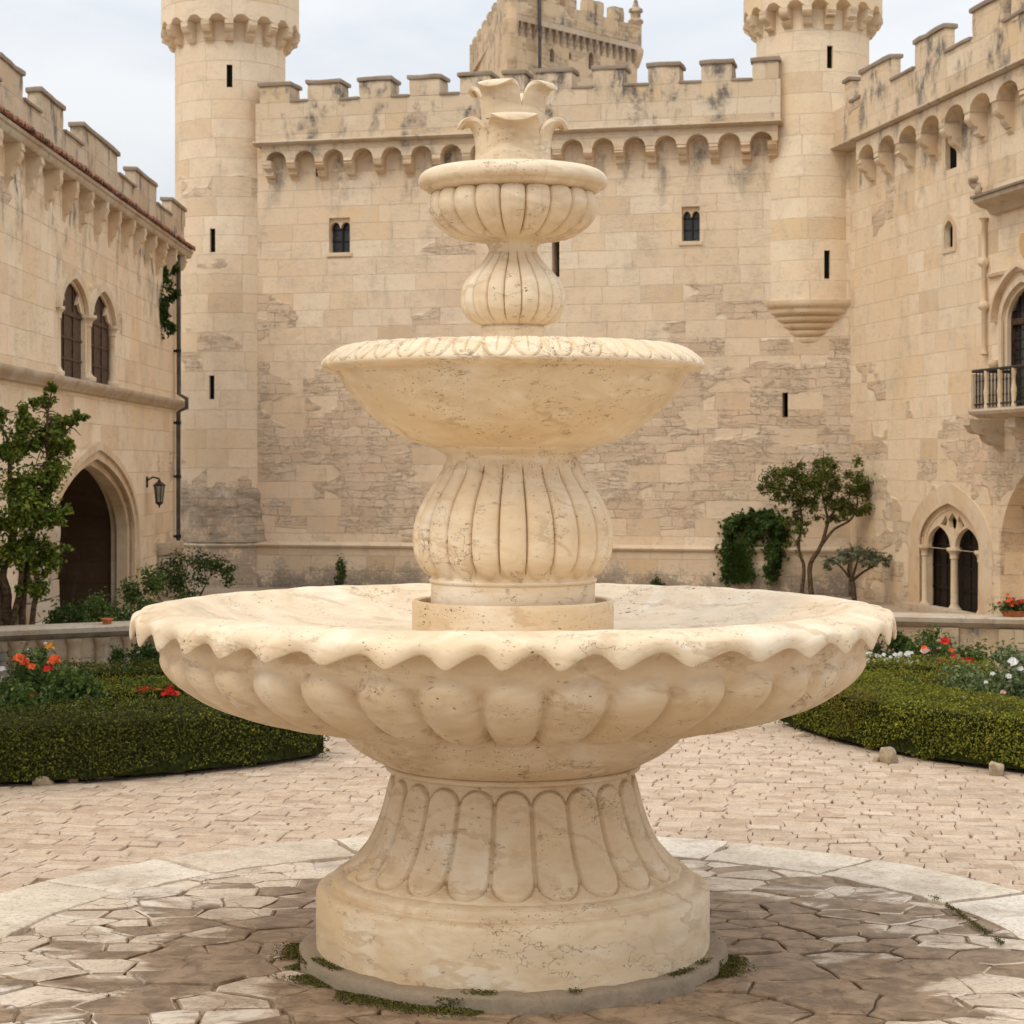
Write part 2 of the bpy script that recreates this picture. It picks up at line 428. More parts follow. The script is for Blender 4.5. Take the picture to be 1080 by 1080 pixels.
    c = MIX(nt, M_(nt,'MULTIPLY',pit,.88), c, (.115,.07,.035))
    nt.links.new(c, b.inputs['Base Color'])
    nt.links.new(STEP(nt,mid,.3,.7,.42,.68), b.inputs['Roughness'])
    h = M_(nt,'SUBTRACT',M_(nt,'MULTIPLY',mid,.5),M_(nt,'MULTIPLY',pit,1.4)); h = M_(nt,'ADD',h,M_(nt,'MULTIPLY',fine,.14))
    BUMP(nt, b, h, .45, .008)
    b.inputs['Subsurface Weight'].default_value = .0
    return m

def paving(name, stops, wet=False, rough=.8, moss=.25, scale=1.0):
    m, nt, b = new_mat(name, rough, .16)
    g = N(nt,'ShaderNodeNewGeometry'); p = g.outputs['Position']; isl = g.outputs['Random Per Island']
    big = NOISE(nt,p,1.1*scale,5,.6); mid = NOISE(nt,p,7*scale,7,.7,.6); fine = NOISE(nt,p,48,5,.7)
    c = RAMP(nt, isl, stops)
    c = MIX(nt, STEP(nt,mid,.40,.72,0,.5), c, tuple(min(1,q*1.12) for q in stops[-1][1]))
    c = MIX(nt, STEP(nt,NOISE(nt,p,3.1*scale,7,.72,.8),.50,.66,0,.45), c, (.31,.225,.155))
    c = MIX(nt, STEP(nt,big,.50,.72,0,.45), c, (.30,.215,.145))
    c = MIX(nt, STEP(nt,fine,.47,.72,0,.6), c, (.19,.14,.10))
    if moss:
        mo = M_(nt,'MULTIPLY',STEP(nt,NOISE(nt,p,2.3,5,.7),.60,.68),STEP(nt,mid,.45,.6))
        c = MIX(nt, M_(nt,'MULTIPLY',mo,moss), c, (.09,.085,.03))
    r_ = STEP(nt,mid,.3,.7,rough-.1,min(1,rough+.12))
    if wet:
        ckd = N(nt,'ShaderNodeTexVoronoi',{'Vector':N(nt,'ShaderNodeVectorMath',{0:p,1:N(nt,'ShaderNodeVectorMath',{0:N(nt,'ShaderNodeTexNoise',{'Vector':p,'Scale':4.0,'Detail':4.0}).outputs['Color'],'Scale':.25},operation='SCALE').outputs[0]},operation='ADD').outputs[0],'Scale':3.4},feature='DISTANCE_TO_EDGE').outputs['Distance']
        ckk = M_(nt,'MULTIPLY',STEP(nt,ckd,.004,.016,1,0),STEP(nt,big,.42,.55))
        c = MIX(nt, M_(nt,'MULTIPLY',ckk,.85), c, (.07,.05,.035))
        c = MIX(nt, M_(nt,'MULTIPLY',STEP(nt,NOISE(nt,p,2.4,7,.7,.7),.54,.64),.6), c, (.72,.66,.57))
        sp = N(nt,'ShaderNodeSeparateXYZ',{0:p})
        d = M_(nt,'SQRT',M_(nt,'ADD',M_(nt,'POWER',sp.outputs[0],2.0),M_(nt,'POWER',sp.outputs[1],2.0)))
        wn = NOISE(nt,N(nt,'ShaderNodeVectorMath',{0:p,1:(1,1.6,1)},operation='MULTIPLY').outputs[0],1.7,6,.62,.5)
        wt = M_(nt,'ADD',STEP(nt,d,.85,2.3,.92,.0),M_(nt,'MULTIPLY',M_(nt,'SUBTRACT',wn,.5),2.6))
        wt = M_(nt,'ADD',wt,M_(nt,'MULTIPLY',STEP(nt,sp.outputs[0],.3,1.0),.22))
        wt = M_(nt,'ADD',wt,M_(nt,'MULTIPLY',M_(nt,'SUBTRACT',isl,.5),.95))
        wt = STEP(nt,wt,.20,.46)
        c = MIX(nt, M_(nt,'MULTIPLY',wt,.84), c, MIX(nt,STEP(nt,mid,.4,.62),(.115,.064,.026),(.26,.165,.088)))
        r_ = M_(nt,'ADD',M_(nt,'MULTIPLY',r_,M_(nt,'SUBTRACT',1.0,wt)),M_(nt,'MULTIPLY',wt,.52))
    nt.links.new(c, b.inputs['Base Color']); nt.links.new(r_, b.inputs['Roughness'])
    BUMP(nt, b, M_(nt,'ADD',mid,M_(nt,'MULTIPLY',fine,.5)), .6, .012)
    return m

def leafmat(name, dark, light, accent=None, trans=.25, rough=.55, patch=None):
    m, nt, b = new_mat(name, rough, .25)
    g = N(nt,'ShaderNodeNewGeometry')
    st = [(0,dark),(.55,tuple((a+c)/2 for a,c in zip(dark,light))),(.9,light)]
    st.append((1, accent or tuple(q*1.25 for q in light)))
    c = RAMP(nt, g.outputs['Random Per Island'], st)
    n = NOISE(nt, g.outputs['Position'], 2.2, 3)
    c = MIX(nt, STEP(nt,n,.35,.68,0,.35), c, dark)
    if patch: c = MIX(nt, STEP(nt,NOISE(nt,g.outputs['Position'],1.7,5,.65),.50,.64,0,.6), c, patch)
    nt.links.new(c, b.inputs['Base Color'])
    tr = N(nt,'ShaderNodeBsdfTranslucent',{'Color':c}); ms = N(nt,'ShaderNodeMixShader',{0:trans,1:b.outputs[0],2:tr.outputs[0]})
    nt.links.new(ms.outputs[0], nt.nodes['Material Output'].inputs['Surface'])
    return m

MT = {}
MT['trav'] = travertine('travertine_top', (1.0,1.0,.99), 0.0)
MT['trav_bowl'] = travertine('travertine_bowl', (1.0,.985,.94), 4.7)
MT['trav_basin'] = travertine('travertine_basin', (1.0,.985,.95), 9.1, .30)
MT['trav_stem'] = travertine('travertine_stem', (1.0,.99,.97), 14.3, .25)
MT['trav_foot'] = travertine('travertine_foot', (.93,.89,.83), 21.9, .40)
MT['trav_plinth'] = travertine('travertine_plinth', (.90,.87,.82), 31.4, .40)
MT['slab'] = paving('worn_slab_stone', [(0,(.21,.165,.115)),(1,(.30,.24,.17))], moss=.95)
MT['carved'] = carved_stone('carved_limestone', (.64,.52,.37), .45)
MT['carved_grey'] = carved_stone('weathered_limestone', (.50,.42,.32), .8)
MT['cap'] = carved_stone('weathered_cap_stone', (.30,.25,.20), .7, 2)
MT['terrace'] = castle_stone('terrace_stone', None, (-1,2,.45), .1, (.66,.61,.54), .55, .20, (.50,.75), 1.9, 3)
MT['coping'] = carved_stone('terrace_coping', (.42,.36,.28), .85, 2.2)
MT['void'] = simple('painted_dark_interior', (.012,.010,.008), .95, .05)  # near-black plates paint the unlit depth behind slits and keep windows
MT['wood'] = simple('dark_wood', (.060,.030,.016), .6, .3, 0, .5, 14)
MT['wood2'] = simple('black_wood', (.018,.011,.007), .7, .2, 0, .4, 14)
MT['glass'] = simple('leaded_glass', (.035,.035,.036), .2, .5, 0, .3, 20)
MT['iron'] = simple('black_iron', (.016,.016,.016), .5, .4, .3, .3, 30)
MT['lead'] = simple('grey_pipe', (.075,.07,.062), .6, .3, 0, .4, 6)
MT['bark'] = simple('bark', (.10,.068,.042), .9, .1, 0, .5, 24, .6)
MT['tile'] = simple('clay_tile', (.27,.135,.085), .85, .2, 0, .6, 9, .4)
MT['soil'] = simple('soil', (.075,.052,.034), .95, .1, 0, .5, 10, .8)
MT['rock'] = simple('rock', (.36,.28,.19), .9, .2, 0, .4, 12, .8)
MT['terracotta'] = simple('terracotta', (.50,.16,.065), .8, .2, 0, .3, 12)
MT['lampglass'] = simple('lamp_glass', (.25,.23,.18), .15, .5)

# ================================================================== GROUND
def sheet(name, pts, z, mat):
    mb = MB(); mb.add([(x,y,z) for x,y in pts], [tuple(range(len(pts)))])
    o = mb.build(name, mat, recalc=False); tag(o, kind='structure'); return o

MT['earth'] = paving('courtyard_earth', [(0,(.36,.28,.20)),(1,(.42,.33,.24))], moss=.3)
MT['joint'] = paving('joint_grit', [(0,(.30,.225,.155)),(1,(.34,.26,.18))], moss=.8)
MT['sett'] = paving('sett_stone', [(0,(.40,.28,.19)),(.3,(.50,.37,.26)),(.7,(.56,.43,.31)),(.9,(.48,.37,.28)),(1,(.62,.50,.38))], moss=.2)
MT['flag'] = paving('flag_stone', [(0,(.42,.33,.245)),(.3,(.58,.47,.35)),(.6,(.63,.52,.41)),(.85,(.48,.42,.355)),(1,(.68,.585,.47))], wet=True, moss=.5, rough=.72)
MT['ring'] = paving('ring_stone', [(0,(.54,.44,.33)),(.5,(.64,.55,.43)),(1,(.72,.64,.53))], moss=.12)
sheet('ground', [(-400,-60),(400,-60),(400,700),(-400,700)], -.05, MT['earth'])
sheet('courtyard_base', [(-7,-8),(7,-8),(7,9.5),(-7,9.5)], -.022, MT['joint'])

def stone_poly(mb, poly, h, inset=.012, zb=-.04, seed=0, tilt=.004):
    """one paving stone: worn polygon with a rounded rim"""
    c = Vector((sum(p[0] for p in poly)/len(poly), sum(p[1] for p in poly)/len(poly)))
    tx, ty = random.gauss(0,tilt), random.gauss(0,tilt)
    def ring(s, z):
        o = []
        for p in poly:
            q = Vector(p); d = c-q; L = d.length
            q = q + d*min(.5, s/max(L,1e-4))
            o.append((q.x, q.y, z + (q.x-c.x)*tx + (q.y-c.y)*ty))
        return o
    a, b, t = ring(0,zb), ring(inset*.3,h-.004), ring(inset*1.6,h)
    n = len(poly); vs = a+b+t+[(c.x,c.y,h+.001)]
    fs = []
    for i in range(n):
        j = (i+1) % n
        fs += [(i,j,n+j,n+i),(n+i,n+j,2*n+j,2*n+i),(2*n+i,2*n+j,3*n)]
    mb.add(vs, fs)

def worn(poly, amp, seed, cut=True):
    o = []
    n = len(poly)
    for i in range(n):
        a, b = Vector(poly[i]), Vector(poly[(i+1)%n]); L = (b-a).length
        if L < 1e-4: continue
        k = max(1, int(L/.085)); nn = Vector((-(b-a).y,(b-a).x))/L
        for j in range(k):
            t = j/k; q = a.lerp(b,t)
            o.append(tuple(q + nn*(noise.noise(Vector((q.x*9,q.y*9,seed)))*amp)))
    if cut and len(o) > 4:
        o2 = []
        for i in range(len(o)):
            a, b, c = Vector(o[i-1]), Vector(o[i]), Vector(o[(i+1)%len(o)])
            o2.append(tuple(b*.7 + (a+c)*.15))
        o = o2
    return o

# field setts in slightly skewed courses
mb = MB(); RS = 2.80
ang = R(-9); ca, sa = math.cos(ang), math.sin(ang)
v = -4.4; row = 0
while v < 11.5:
    hgt = random.uniform(.105,.155)
    u = -6.5 + random.random()*.2
    while u < 6.5:
        wd = random.uniform(.11,.24)
        q = [(u,v),(u+wd,v),(u+wd,v+hgt),(u,v+hgt)]
        q = [(a*ca-b*sa, a*sa+b*ca) for a,b in q]
        q = [(a+fbm(Vector((a*2.2,b*2.2,3)),1,2)*.055, b+fbm(Vector((a*2.2,b*2.2,9)),1,2)*.06) for a,b in q]
        cx = sum(p[0] for p in q)/4; cy = sum(p[1] for p in q)/4
        if math.hypot(cx,cy) > RS-.03 and abs(cx) < 5.2 and -3.4 < cy < 8.2 and abs(cx) < 4.6+.12*cy:
            q = [(a+(cx-a)*.014+random.gauss(0,.0035), b+(cy-b)*.014+random.gauss(0,.0035)) for a,b in q]
            stone_poly(mb, worn(q,.012,row,False), random.gauss(0,.002)-.003, .008, seed=row, tilt=.006)
        u += wd
    v += hgt; row += 1
tag(mb.build('courtyard_paving', MT['sett'], recalc=False, smooth=16), kind='structure')

# irregular flagstones round the fountain (Voronoi cells)
pts = []
tries = 0
while tries < 30000:
    tries += 1
    p = (random.uniform(-2.7,2.7), random.uniform(-2.7,2.7))
    if math.hypot(*p) > 2.62 or math.hypot(*p) < .72: continue
    md = .15 if noise.noise(Vector((p[0]*1.1,p[1]*1.1,2.0))) > .08 else random.choice((.26,.38,.46))
    if all(((p[0]-q[0])*.68)**2+(p[1]-q[1])**2 > md*md*.6 for q in pts): pts.append(p)
def clip(poly, m, nrm):
    o = []
    for i in range(len(poly)):
        a, b = poly[i], poly[(i+1)%len(poly)]
        da = (a-m).dot(nrm); db = (b-m).dot(nrm)
        if da <= 0: o.append(a)
        if da*db < 0: o.append(a+(b-a)*(da/(da-db)))
    return o
mb = MB()
for i, p in enumerate(pts):
    pv = Vector(p); poly = [pv+Vector(q) for q in ((-.6,-.6),(.6,-.6),(.6,.6),(-.6,.6))]
    for j, q in enumerate(pts):
        if i != j and (p[0]-q[0])**2+(p[1]-q[1])**2 < 1.5:
            qv = Vector(q); e_ = Vector(((qv-pv).x*.55,(qv-pv).y)).normalized(); poly = clip(poly, (pv+qv)/2, e_)
            if len(poly) < 3: break
    if len(poly) < 3 or math.hypot(*p) > 2.34: continue
    g = .003 + .004*random.random()
    poly = [q+(pv-q).normalized()*g for q in poly]
    stone_poly(mb, worn([tuple(q) for q in poly], .030, i*.37, False), random.gauss(-.003,.0025), .007, tilt=.007)
tag(mb.build('flagstones', MT['flag'], recalc=False, smooth=16), kind='structure')
# pale ring of long slabs
mb = MB(); a = .05
while a < 2*PI-.1:
    da = random.uniform(.26,.46)
    if a+da > 2*PI-.12: da = 2*PI-.005+.05-a
    r0, r1 = 2.27, 2.78
    n = 10
    q = [((r0+noise.noise(Vector((a+da*i/n)*Vector((3,5,1))))*.0)*math.cos(a+.004+(da-.008)*i/n), r0*math.sin(a+.004+(da-.008)*i/n)) for i in range(n+1)]
    q += [(r1*math.cos(a+.004+(da-.008)*i/n), r1*math.sin(a+.004+(da-.008)*i/n)) for i in range(n,-1,-1)]
    stone_poly(mb, worn(q,.030,a,False), .009+random.gauss(0,.0018), .012, tilt=.003)
    a += da
tag(mb.build('paving_ring', MT['ring'], recalc=False, smooth=16), kind='structure')

# moss at the foot of the slab
MT['moss'] = leafmat('moss_green', (.05,.05,.010), (.17,.15,.03), None, .1, .9)
mb = MB(); P = []
for k in range(26000):
    th = random.uniform(0,2*PI); r = .90+abs(random.gauss(0,.05))
    q = Vector((math.sin(th)*r,-math.cos(th)*r,0))
    dens = fbm(q*1.9+Vector((4.4,1,0)),1,3)+ (.18 if q.x < -.2 and q.y < .5 else -.05) - (r-.9)*2.0
    if dens > .10: P.append((q.x,q.y,.002+random.random()*.014*min(1,dens*2)))
for k in range(9000):
    th = random.uniform(0,2*PI); q = Vector((math.sin(th),-math.cos(th),0))
    if fbm(q*2.6+Vector((1.4,7,0)),1,3)+random.gauss(0,.05) > .22: P.append((q.x*(.912+random.random()*.006),q.y*(.912+random.random()*.006),random.random()*.05))
    if fbm(q*3.1+Vector((9,2,0)),1,3)+random.gauss(0,.05) > .30: P.append((q.x*random.uniform(.845,.90),q.y*random.uniform(.845,.90),.064+random.random()*.006))
Nn = RNG.normal(size=(len(P),3))*.7+np.array([0,0,1])
mb.leaves(P, Nn, .011)
tag(mb.build('moss', MT['moss'], recalc=False), kind='stuff')
# a thread of moss along ring joints on the right
mb = MB(); P = []
for k in range(1700):
    t = random.random(); c = gnd(985+t*75, 948+t*52)
    q = c+Vector((random.gauss(0,.010),random.gauss(0,.012),0))
    if noise.noise(q*9) > -.15: P.append((q.x,q.y,.008+random.random()*.012))
mb.leaves(P, RNG.normal(size=(len(P),3))*.7+np.array([0,0,1]), .008)
tag(mb.build('joint_moss', MT['moss'], recalc=False), kind='stuff')

# ================================================================== FOUNTAIN
fount = tag(empty('fountain'), 'large tiered cream travertine fountain with scalloped basin in the courtyard middle', 'fountain')
T = MT['trav']
def lobe(x):                     # x in lobe units -> phi in [-1,1]
    f = x - math.floor(x)
    return 2*f-1
# worn ground slab
mb = MB()
mb.lathe([(0,.062),(.7,.062),(.865,.062),(.89,.060),(.903,.054),(.910,.044),(.912,.02),(.913,-.03)], 360,
         lambda i,th,r,z: (r*(1+.016*fbm(Vector((math.sin(th)*5,math.cos(th)*5,z*9)),1,4)) if r > .86 else r, z+(.010*fbm(Vector((math.sin(th)*7,math.cos(th)*7,r*5)),1,4) if r > .86 else 0)))
mb.build('base_slab', MT['slab'], fount, 45)
# plinth with step
pr = [(.838,.05),(.840,.10),(.840,.285),(.834,.303),(.822,.311),(.800,.314),(.775,.315),(.771,.318),(.774,.335),(.768,.352),(.752,.362),(.73,.366),(.5,.366)]
mb = MB(); mb.lathe(pr, 200, lambda i,th,r,z: (r*(1+.0016*noise.noise(Vector((math.sin(th)*3,math.cos(th)*3,z*4)))), z))
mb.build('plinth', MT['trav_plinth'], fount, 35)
# flared foot with tongue leaves
prof = crom([(.735,.362),(.715,.385),(.668,.425),(.625,.475),(.588,.545),(.560,.620),(.538,.70),(.525,.765),(.520,.81)], 12)
m = len(prof)
nrm = []
for i in range(m):
    a, b = Vector(prof[max(i-1,0)]), Vector(prof[min(i+1,m-1)]); t = (b-a).normalized(); nrm.append(Vector((t.y,-t.x)))
arcl = [0]
for i in range(1,m): arcl.append(arcl[-1]+(Vector(prof[i])-Vector(prof[i-1])).length)
L = arcl[-1]
NP = 22
def foot(i, th, r, z):
    s = arcl[i]; x = th/(2*PI)*NP+.5; ph = lobe(x)
    wd = .95*2*PI*r/NP/2                      # half width of a tongue in metres
    dx = abs(ph)*wd/.95
    s0, s1 = .035, L-.028
    # signed distance to rounded tongue
    ws = wd
    if s < s0+ws*1.15: cy = (s0+ws*1.15-s)/1.15; d = ws-math.hypot(dx,cy)
    elif s > s1-ws: cy = s-(s1-ws); d = ws-math.hypot(dx,cy)
    else: d = ws-dx
    h = .015*sm(-.002,.010,d) + .004*sm(.005,.06,d)
    # small dart between tongues
    e = 1-abs(ph)
    if s < s0+ws*.9: h += .012*sm(.0,.5,.42-e-(s-s0)/(ws*2.2))*sm(0,.02,s)
    if s > s1-ws*.8: h += .010*sm(.0,.5,.40-e-(s1-s)/(ws*2.0))*sm(0,.015,L-s)
    h -= .012*sm(.006,.0,abs(d+.001))*sm(.02,.05,s)
    n_ = nrm[i]
    return r+n_.x*(h-.012), z+n_.y*(h-.012)
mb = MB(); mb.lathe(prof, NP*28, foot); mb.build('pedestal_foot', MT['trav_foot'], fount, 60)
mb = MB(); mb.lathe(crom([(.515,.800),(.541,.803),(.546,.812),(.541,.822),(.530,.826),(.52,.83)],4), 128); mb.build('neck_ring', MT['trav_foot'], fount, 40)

# great basin
NG, NL = 38, 42
und = [(.50,.822),(.535,.826),(.585,.848),(.660,.890),(.720,.942),(.742,.985),(.738,1.012),(.722,1.024),(.712,1.034),(.712,1.050)]
gad = [(.712,1.050),(.76,1.056),(.85,1.064),(1.02,1.088),(1.18,1.136),(1.305,1.192),(1.395,1.250),(1.455,1.302),(1.487,1.350)]
fr_ = [(1.487,1.350),(1.497,1.38),(1.500,1.415)]
lip = [(1.500,1.415),(1.510,1.437),(1.540,1.455),(1.572,1.448),(1.594,1.412),(1.603,1.402),(1.609,1.408),(1.613,1.430),(1.608,1.458),(1.588,1.480),(1.55,1.495),(1.50,1.505),(1.455,1.508),(1.425,1.503)]
inn = [(1.425,1.503),(1.40,1.490),(1.34,1.458),(1.22,1.415),(1.05,1.378),(.85,1.360),(.6,1.352),(.30,1.350)]
S1, S2, S3, S4, S5 = crom(und,5), crom(gad,9), crom(fr_,3), crom(lip,6), crom(inn,6)
prof = S1 + S2[1:] + S3[1:] + S4[1:] + S5[1:]
i2 = len(S1)-1; i3 = i2+len(S2)-1; i4 = i3+len(S3)-1; i5 = i4+len(S4)-1
mlen = len(prof); bn = []
for i in range(mlen):
    a, b = Vector(prof[max(i-1,0)]), Vector(prof[min(i+1,mlen-1)]); t = (b-a).normalized(); bn.append(Vector((t.y,-t.x)))
def basin(i, th, r, z):
    n_ = bn[i]
    if i2 < i < i3+2:
        t = (i-i2)/(i3-i2); ph = lobe(th/(2*PI)*NG + .5)
        tc, tt = .66, 1.0
        if t > tc: e = 1-abs(ph)**2.8-((t-tc)/(tt-tc-.05))**2.3
        else: e = 1-abs(ph)**2.6*(.99)-((tc-t)/(tc-.13))**2.6
        h = .068*math.sqrt(max(0,e))*1.0
        r += n_.x*h*(.4+.6*min(1,r/1.3)); z += n_.y*h*(.4+.6*min(1,r/1.3))
    elif i4 <= i <= i5+8:
        q = th/(2*PI)*NL + .22*math.sin(th*3+.7)+.12*math.sin(th*7)
        fa = 2*PI*q; wv_ = 1.15-2*math.sqrt(math.sin((fa+.35*math.sin(fa+1.2))/2)**2+.075); wv_ = .45*wv_+.55*math.sin(fa+1.57+.25*math.cos(fa))
        k = (i-i4)/(i5-i4)
        wgt = sm(.12,.36,k)*(1-sm(.42,.88,k))
        amp = .033*(1+.15*math.sin(th*5+1))
        z += -amp*(wv_*.9-.05)*wgt
        r += .005*wv_*wgt
        # soft flutes running over the lip
        rid = sm(.45,.62,k)*(1-sm(.85,1.12,k))
        z += .0015*wv_*rid
        g = fbm(Vector((math.sin(th)*5,math.cos(th)*5,k*2)),1,3)
        z += .005*g*sm(.2,.5,k)
    else:
        if i > i5: z += .006*fbm(Vector((math.sin(th)*r*3,math.cos(th)*r*3,2)),1,3)
    return r, z
mb = MB(); mb.lathe(prof, NG*21, basin); mb.build('great_basin', MT['trav_basin'], fount, 65)

# drum in the basin
dp = crom([(.432,1.335),(.432,1.40),(.432,1.513)],2)+[(.430,1.520),(.423,1.523),(.408,1.522),(.402,1.518),(.400,1.50),(.400,1.36)]
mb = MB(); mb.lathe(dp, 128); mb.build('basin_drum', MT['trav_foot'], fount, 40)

def fluted(name, pts, n, amp, s0, s1, seg, extra=None, dens=20, groove=.6, topround=.35, botround=.2):
    """a turned baluster with convex flutes between heights s0 and s1"""
    pf = crom(pts, seg); ln = len(pf); nn = []
    for i in range(ln):
        a, b = Vector(pf[max(i-1,0)]), Vector(pf[min(i+1,ln-1)]); t = (b-a).normalized(); nn.append(Vector((t.y,-t.x)))
    def f(i, th, r, z):
        if s0 < z < s1:
            ph = lobe(th/(2*PI)*n+.5)
            t = (z-s0)/(s1-s0)
            e = 1-ph*ph
            if t > 1-topround: e -= ((t-1+topround)/topround)**2
            if t < botround: e -= ((botround-t)/botround)**2*.9
            h = amp*math.sqrt(max(0,e))*(r/max(q[0] for q in pts))
            gv = amp*groove*sm(.90,1.0,abs(ph))*sm(0,.06,t)*sm(1,.9,t)
            r += nn[i].x*(h-gv); z += nn[i].y*(h-gv)
        return r, z
    mb = MB(); mb.lathe(pf, n*dens, f)
    return mb.build(name, MT['trav_stem'] if 'middle' in name else T, fount, 60)
# middle stem
fluted('middle_stem', [(.30,1.40),(.350,1.41),(.352,1.50),(.352,1.592),(.358,1.600),(.360,1.610),(.352,1.618),(.350,1.625),(.372,1.655),(.400,1.715),(.408,1.79),(.398,1.865),(.368,1.94),(.328,2.01),(.296,2.075),(.285,2.118),(.290,2.140),(.318,2.158),(.333,2.168),(.336,2.185),(.30,2.19)], 22, .022, 1.628, 2.118, 8)

# middle bowl
NE = 40
ub = [(.30,2.172),(.350,2.176),(.42,2.196),(.50,2.232),(.575,2.283),(.65,2.350),(.705,2.415),(.742,2.470),(.757,2.494)]
rb = [(.757,2.494),(.785,2.497),(.812,2.508),(.819,2.522),(.812,2.537),(.795,2.555),(.765,2.578),(.735,2.594),(.705,2.603),(.675,2.604)]
ib = [(.675,2.604),(.655,2.585),(.60,2.54),(.45,2.52),(.1,2.515)]
U, B_, I_ = crom(ub,6), crom(rb,9), crom(ib,4)
mp_ = U+B_[1:]+I_[1:]; k0 = len(U)-1+26; k1 = len(U)-1+len(B_)-1
ml = len(mp_); mn = []
for i in range(ml):
    a, b = Vector(mp_[max(i-1,0)]), Vector(mp_[min(i+1,ml-1)]); t = (b-a).normalized(); mn.append(Vector((t.y,-t.x)))
def mbowl(i, th, r, z):
    if k0 <= i <= k1-4:
        t = (i-k0)/(k1-4-k0); x = th/(2*PI)*NE
        ph = lobe(x); b1 = math.sqrt(max(0,1-(1-t)**2)) if t < 1 else 1   # leaf edge closes towards the outside
        d1 = abs(abs(ph)-b1)
        h = -.0125*sm(.13,.01,d1)-.009*sm(.09,.0,abs(ph))*sm(.15,.35,t)-.004*sm(.08,.0,abs(abs(ph)-.36))*sm(.45,.6,t)+.004*(1-ph*ph)*sm(0,.3,t)
        h *= sm(0,.10,t)*sm(1.02,.90,t)
        r += mn[i].x*h; z += mn[i].y*h
    elif i < len(U):
        z += .003*noise.noise(Vector((math.sin(th)*2,math.cos(th)*2,r*4)))
    return r, z
mb = MB(); mb.lathe(mp_, NE*26, mbowl); mb.build('middle_bowl', MT['trav_bowl'], fount, 60)

# upper stem
fluted('upper_stem', [(.10,2.50),(.128,2.51),(.130,2.60),(.134,2.665),(.140,2.676),(.136,2.688),(.128,2.693),(.150,2.704),(.188,2.732),(.210,2.775),(.213,2.82),(.200,2.868),(.165,2.918),(.128,2.962),(.106,3.000),(.104,3.022),(.112,3.042),(.128,3.055),(.133,3.066),(.10,3.07)], 18, .013, 2.696, 3.02, 8, dens=18)

# upper bowl
NU = 20
uu = [(.10,3.052),(.135,3.056),(.155,3.060),(.22,3.080),(.285,3.115),(.327,3.155),(.343,3.20),(.335,3.240),(.322,3.253),(.324,3.257)]
ur = [(.324,3.257),(.350,3.262),(.372,3.272),(.378,3.283),(.395,3.287),(.405,3.303),(.402,3.325),(.388,3.343),(.362,3.356),(.32,3.360),(.29,3.352)]
ui = [(.29,3.352),(.27,3.33),(.15,3.315),(.03,3.315)]
U, B_, I_ = crom(uu,7), crom(ur,5), crom(ui,3)
up = U+B_[1:]+I_[1:]; kU = len(U)-1; ml = len(up); un = []
for i in range(ml):
    a, b = Vector(up[max(i-1,0)]), Vector(up[min(i+1,ml-1)]); t = (b-a).normalized(); un.append(Vector((t.y,-t.x)))
def ubowl(i, th, r, z):
    if 14 < i < kU-2:
        t = (i-14)/(kU-2-14); ph = lobe(th/(2*PI)*NU+.5)
        e = 1-ph*ph-(max(0,(t-.72)/.28))**2
        h = .021*math.sqrt(max(0,e))*sm(0,.25,t) - .008*sm(.9,1,abs(ph))*sm(0,.2,t)*sm(1,.85,t)
        r += un[i].x*h; z += un[i].y*h
    return r, z
mb = MB(); mb.lathe(up, NU*18, ubowl); mb.build('upper_bowl', T, fount, 60)

# crowning leaf cup: two tiers of curling leaves round a core
fin = T
def petal(th0, hw, prof, name, tipw=.62, nx=16, drop=.07):
    pf = crom(prof, 6); ln = len(pf); vs, fs = [], []
    def ev(t):
        q = max(0.0,min(1.0,t))*(ln-1); i = min(int(q),ln-2); f = q-i
        return pf[i][0]*(1-f)+pf[i+1][0]*f, pf[i][1]*(1-f)+pf[i+1][1]*f
    for i in range(ln):
        t = i/(ln-1)
        for j in range(nx+1):
            u = -1+2*j/nx
            T_ = 1-(1-tipw)*abs(u)**2.1
            r, z = ev(t*T_)
            w_ = 1-.10*sm(.55,1,t)
            th = th0+u*hw*w_
            rr = r*(1-.035*abs(u)**2)-.004*math.exp(-(u/.08)**2)*sm(.05,.3,t)*sm(1,.8,t)+.0025*math.cos(u*11)*sm(.15,.6,t)
            vs.append((rr*math.sin(th), -rr*math.cos(th), z))
    for i in range(ln-1):
        for j in range(nx):
            fs.append((i*(nx+1)+j, i*(nx+1)+j+1, (i+1)*(nx+1)+j+1, (i+1)*(nx+1)+j))
    mb = MB(); mb.add(vs, fs); o = mb.build(name, fin, fount, 180)
    s_ = o.modifiers.new('thick','SOLIDIFY'); s_.thickness = .017; s_.offset = -1
    b_ = o.modifiers.new('round','SUBSURF'); b_.levels = 1; b_.render_levels = 2
    return o
low = [(.152,3.345),(.147,3.40),(.146,3.46),(.153,3.51),(.168,3.548),(.192,3.572),(.218,3.574),(.234,3.558),(.237,3.536)]
for k in range(4): petal(k*PI/2+R(2), R(47), low, 'leaf', .42)
upp = [(.120,3.48),(.120,3.56),(.121,3.61),(.128,3.655),(.140,3.692),(.160,3.718),(.182,3.722),(.196,3.708),(.198,3.69)]
for k in range(4): petal(k*PI/2+R(-28), R(47), upp, 'leaf', .44)
mb = MB(); mb.lathe([(0,3.33),(.142,3.335),(.138,3.38),(.128,3.45),(.115,3.52),(.106,3.56),(.104,3.60),(.095,3.605),(.088,3.59),(.085,3.55),(0,3.53)], 64); mb.build('leaf_cup', fin, fount, 50)

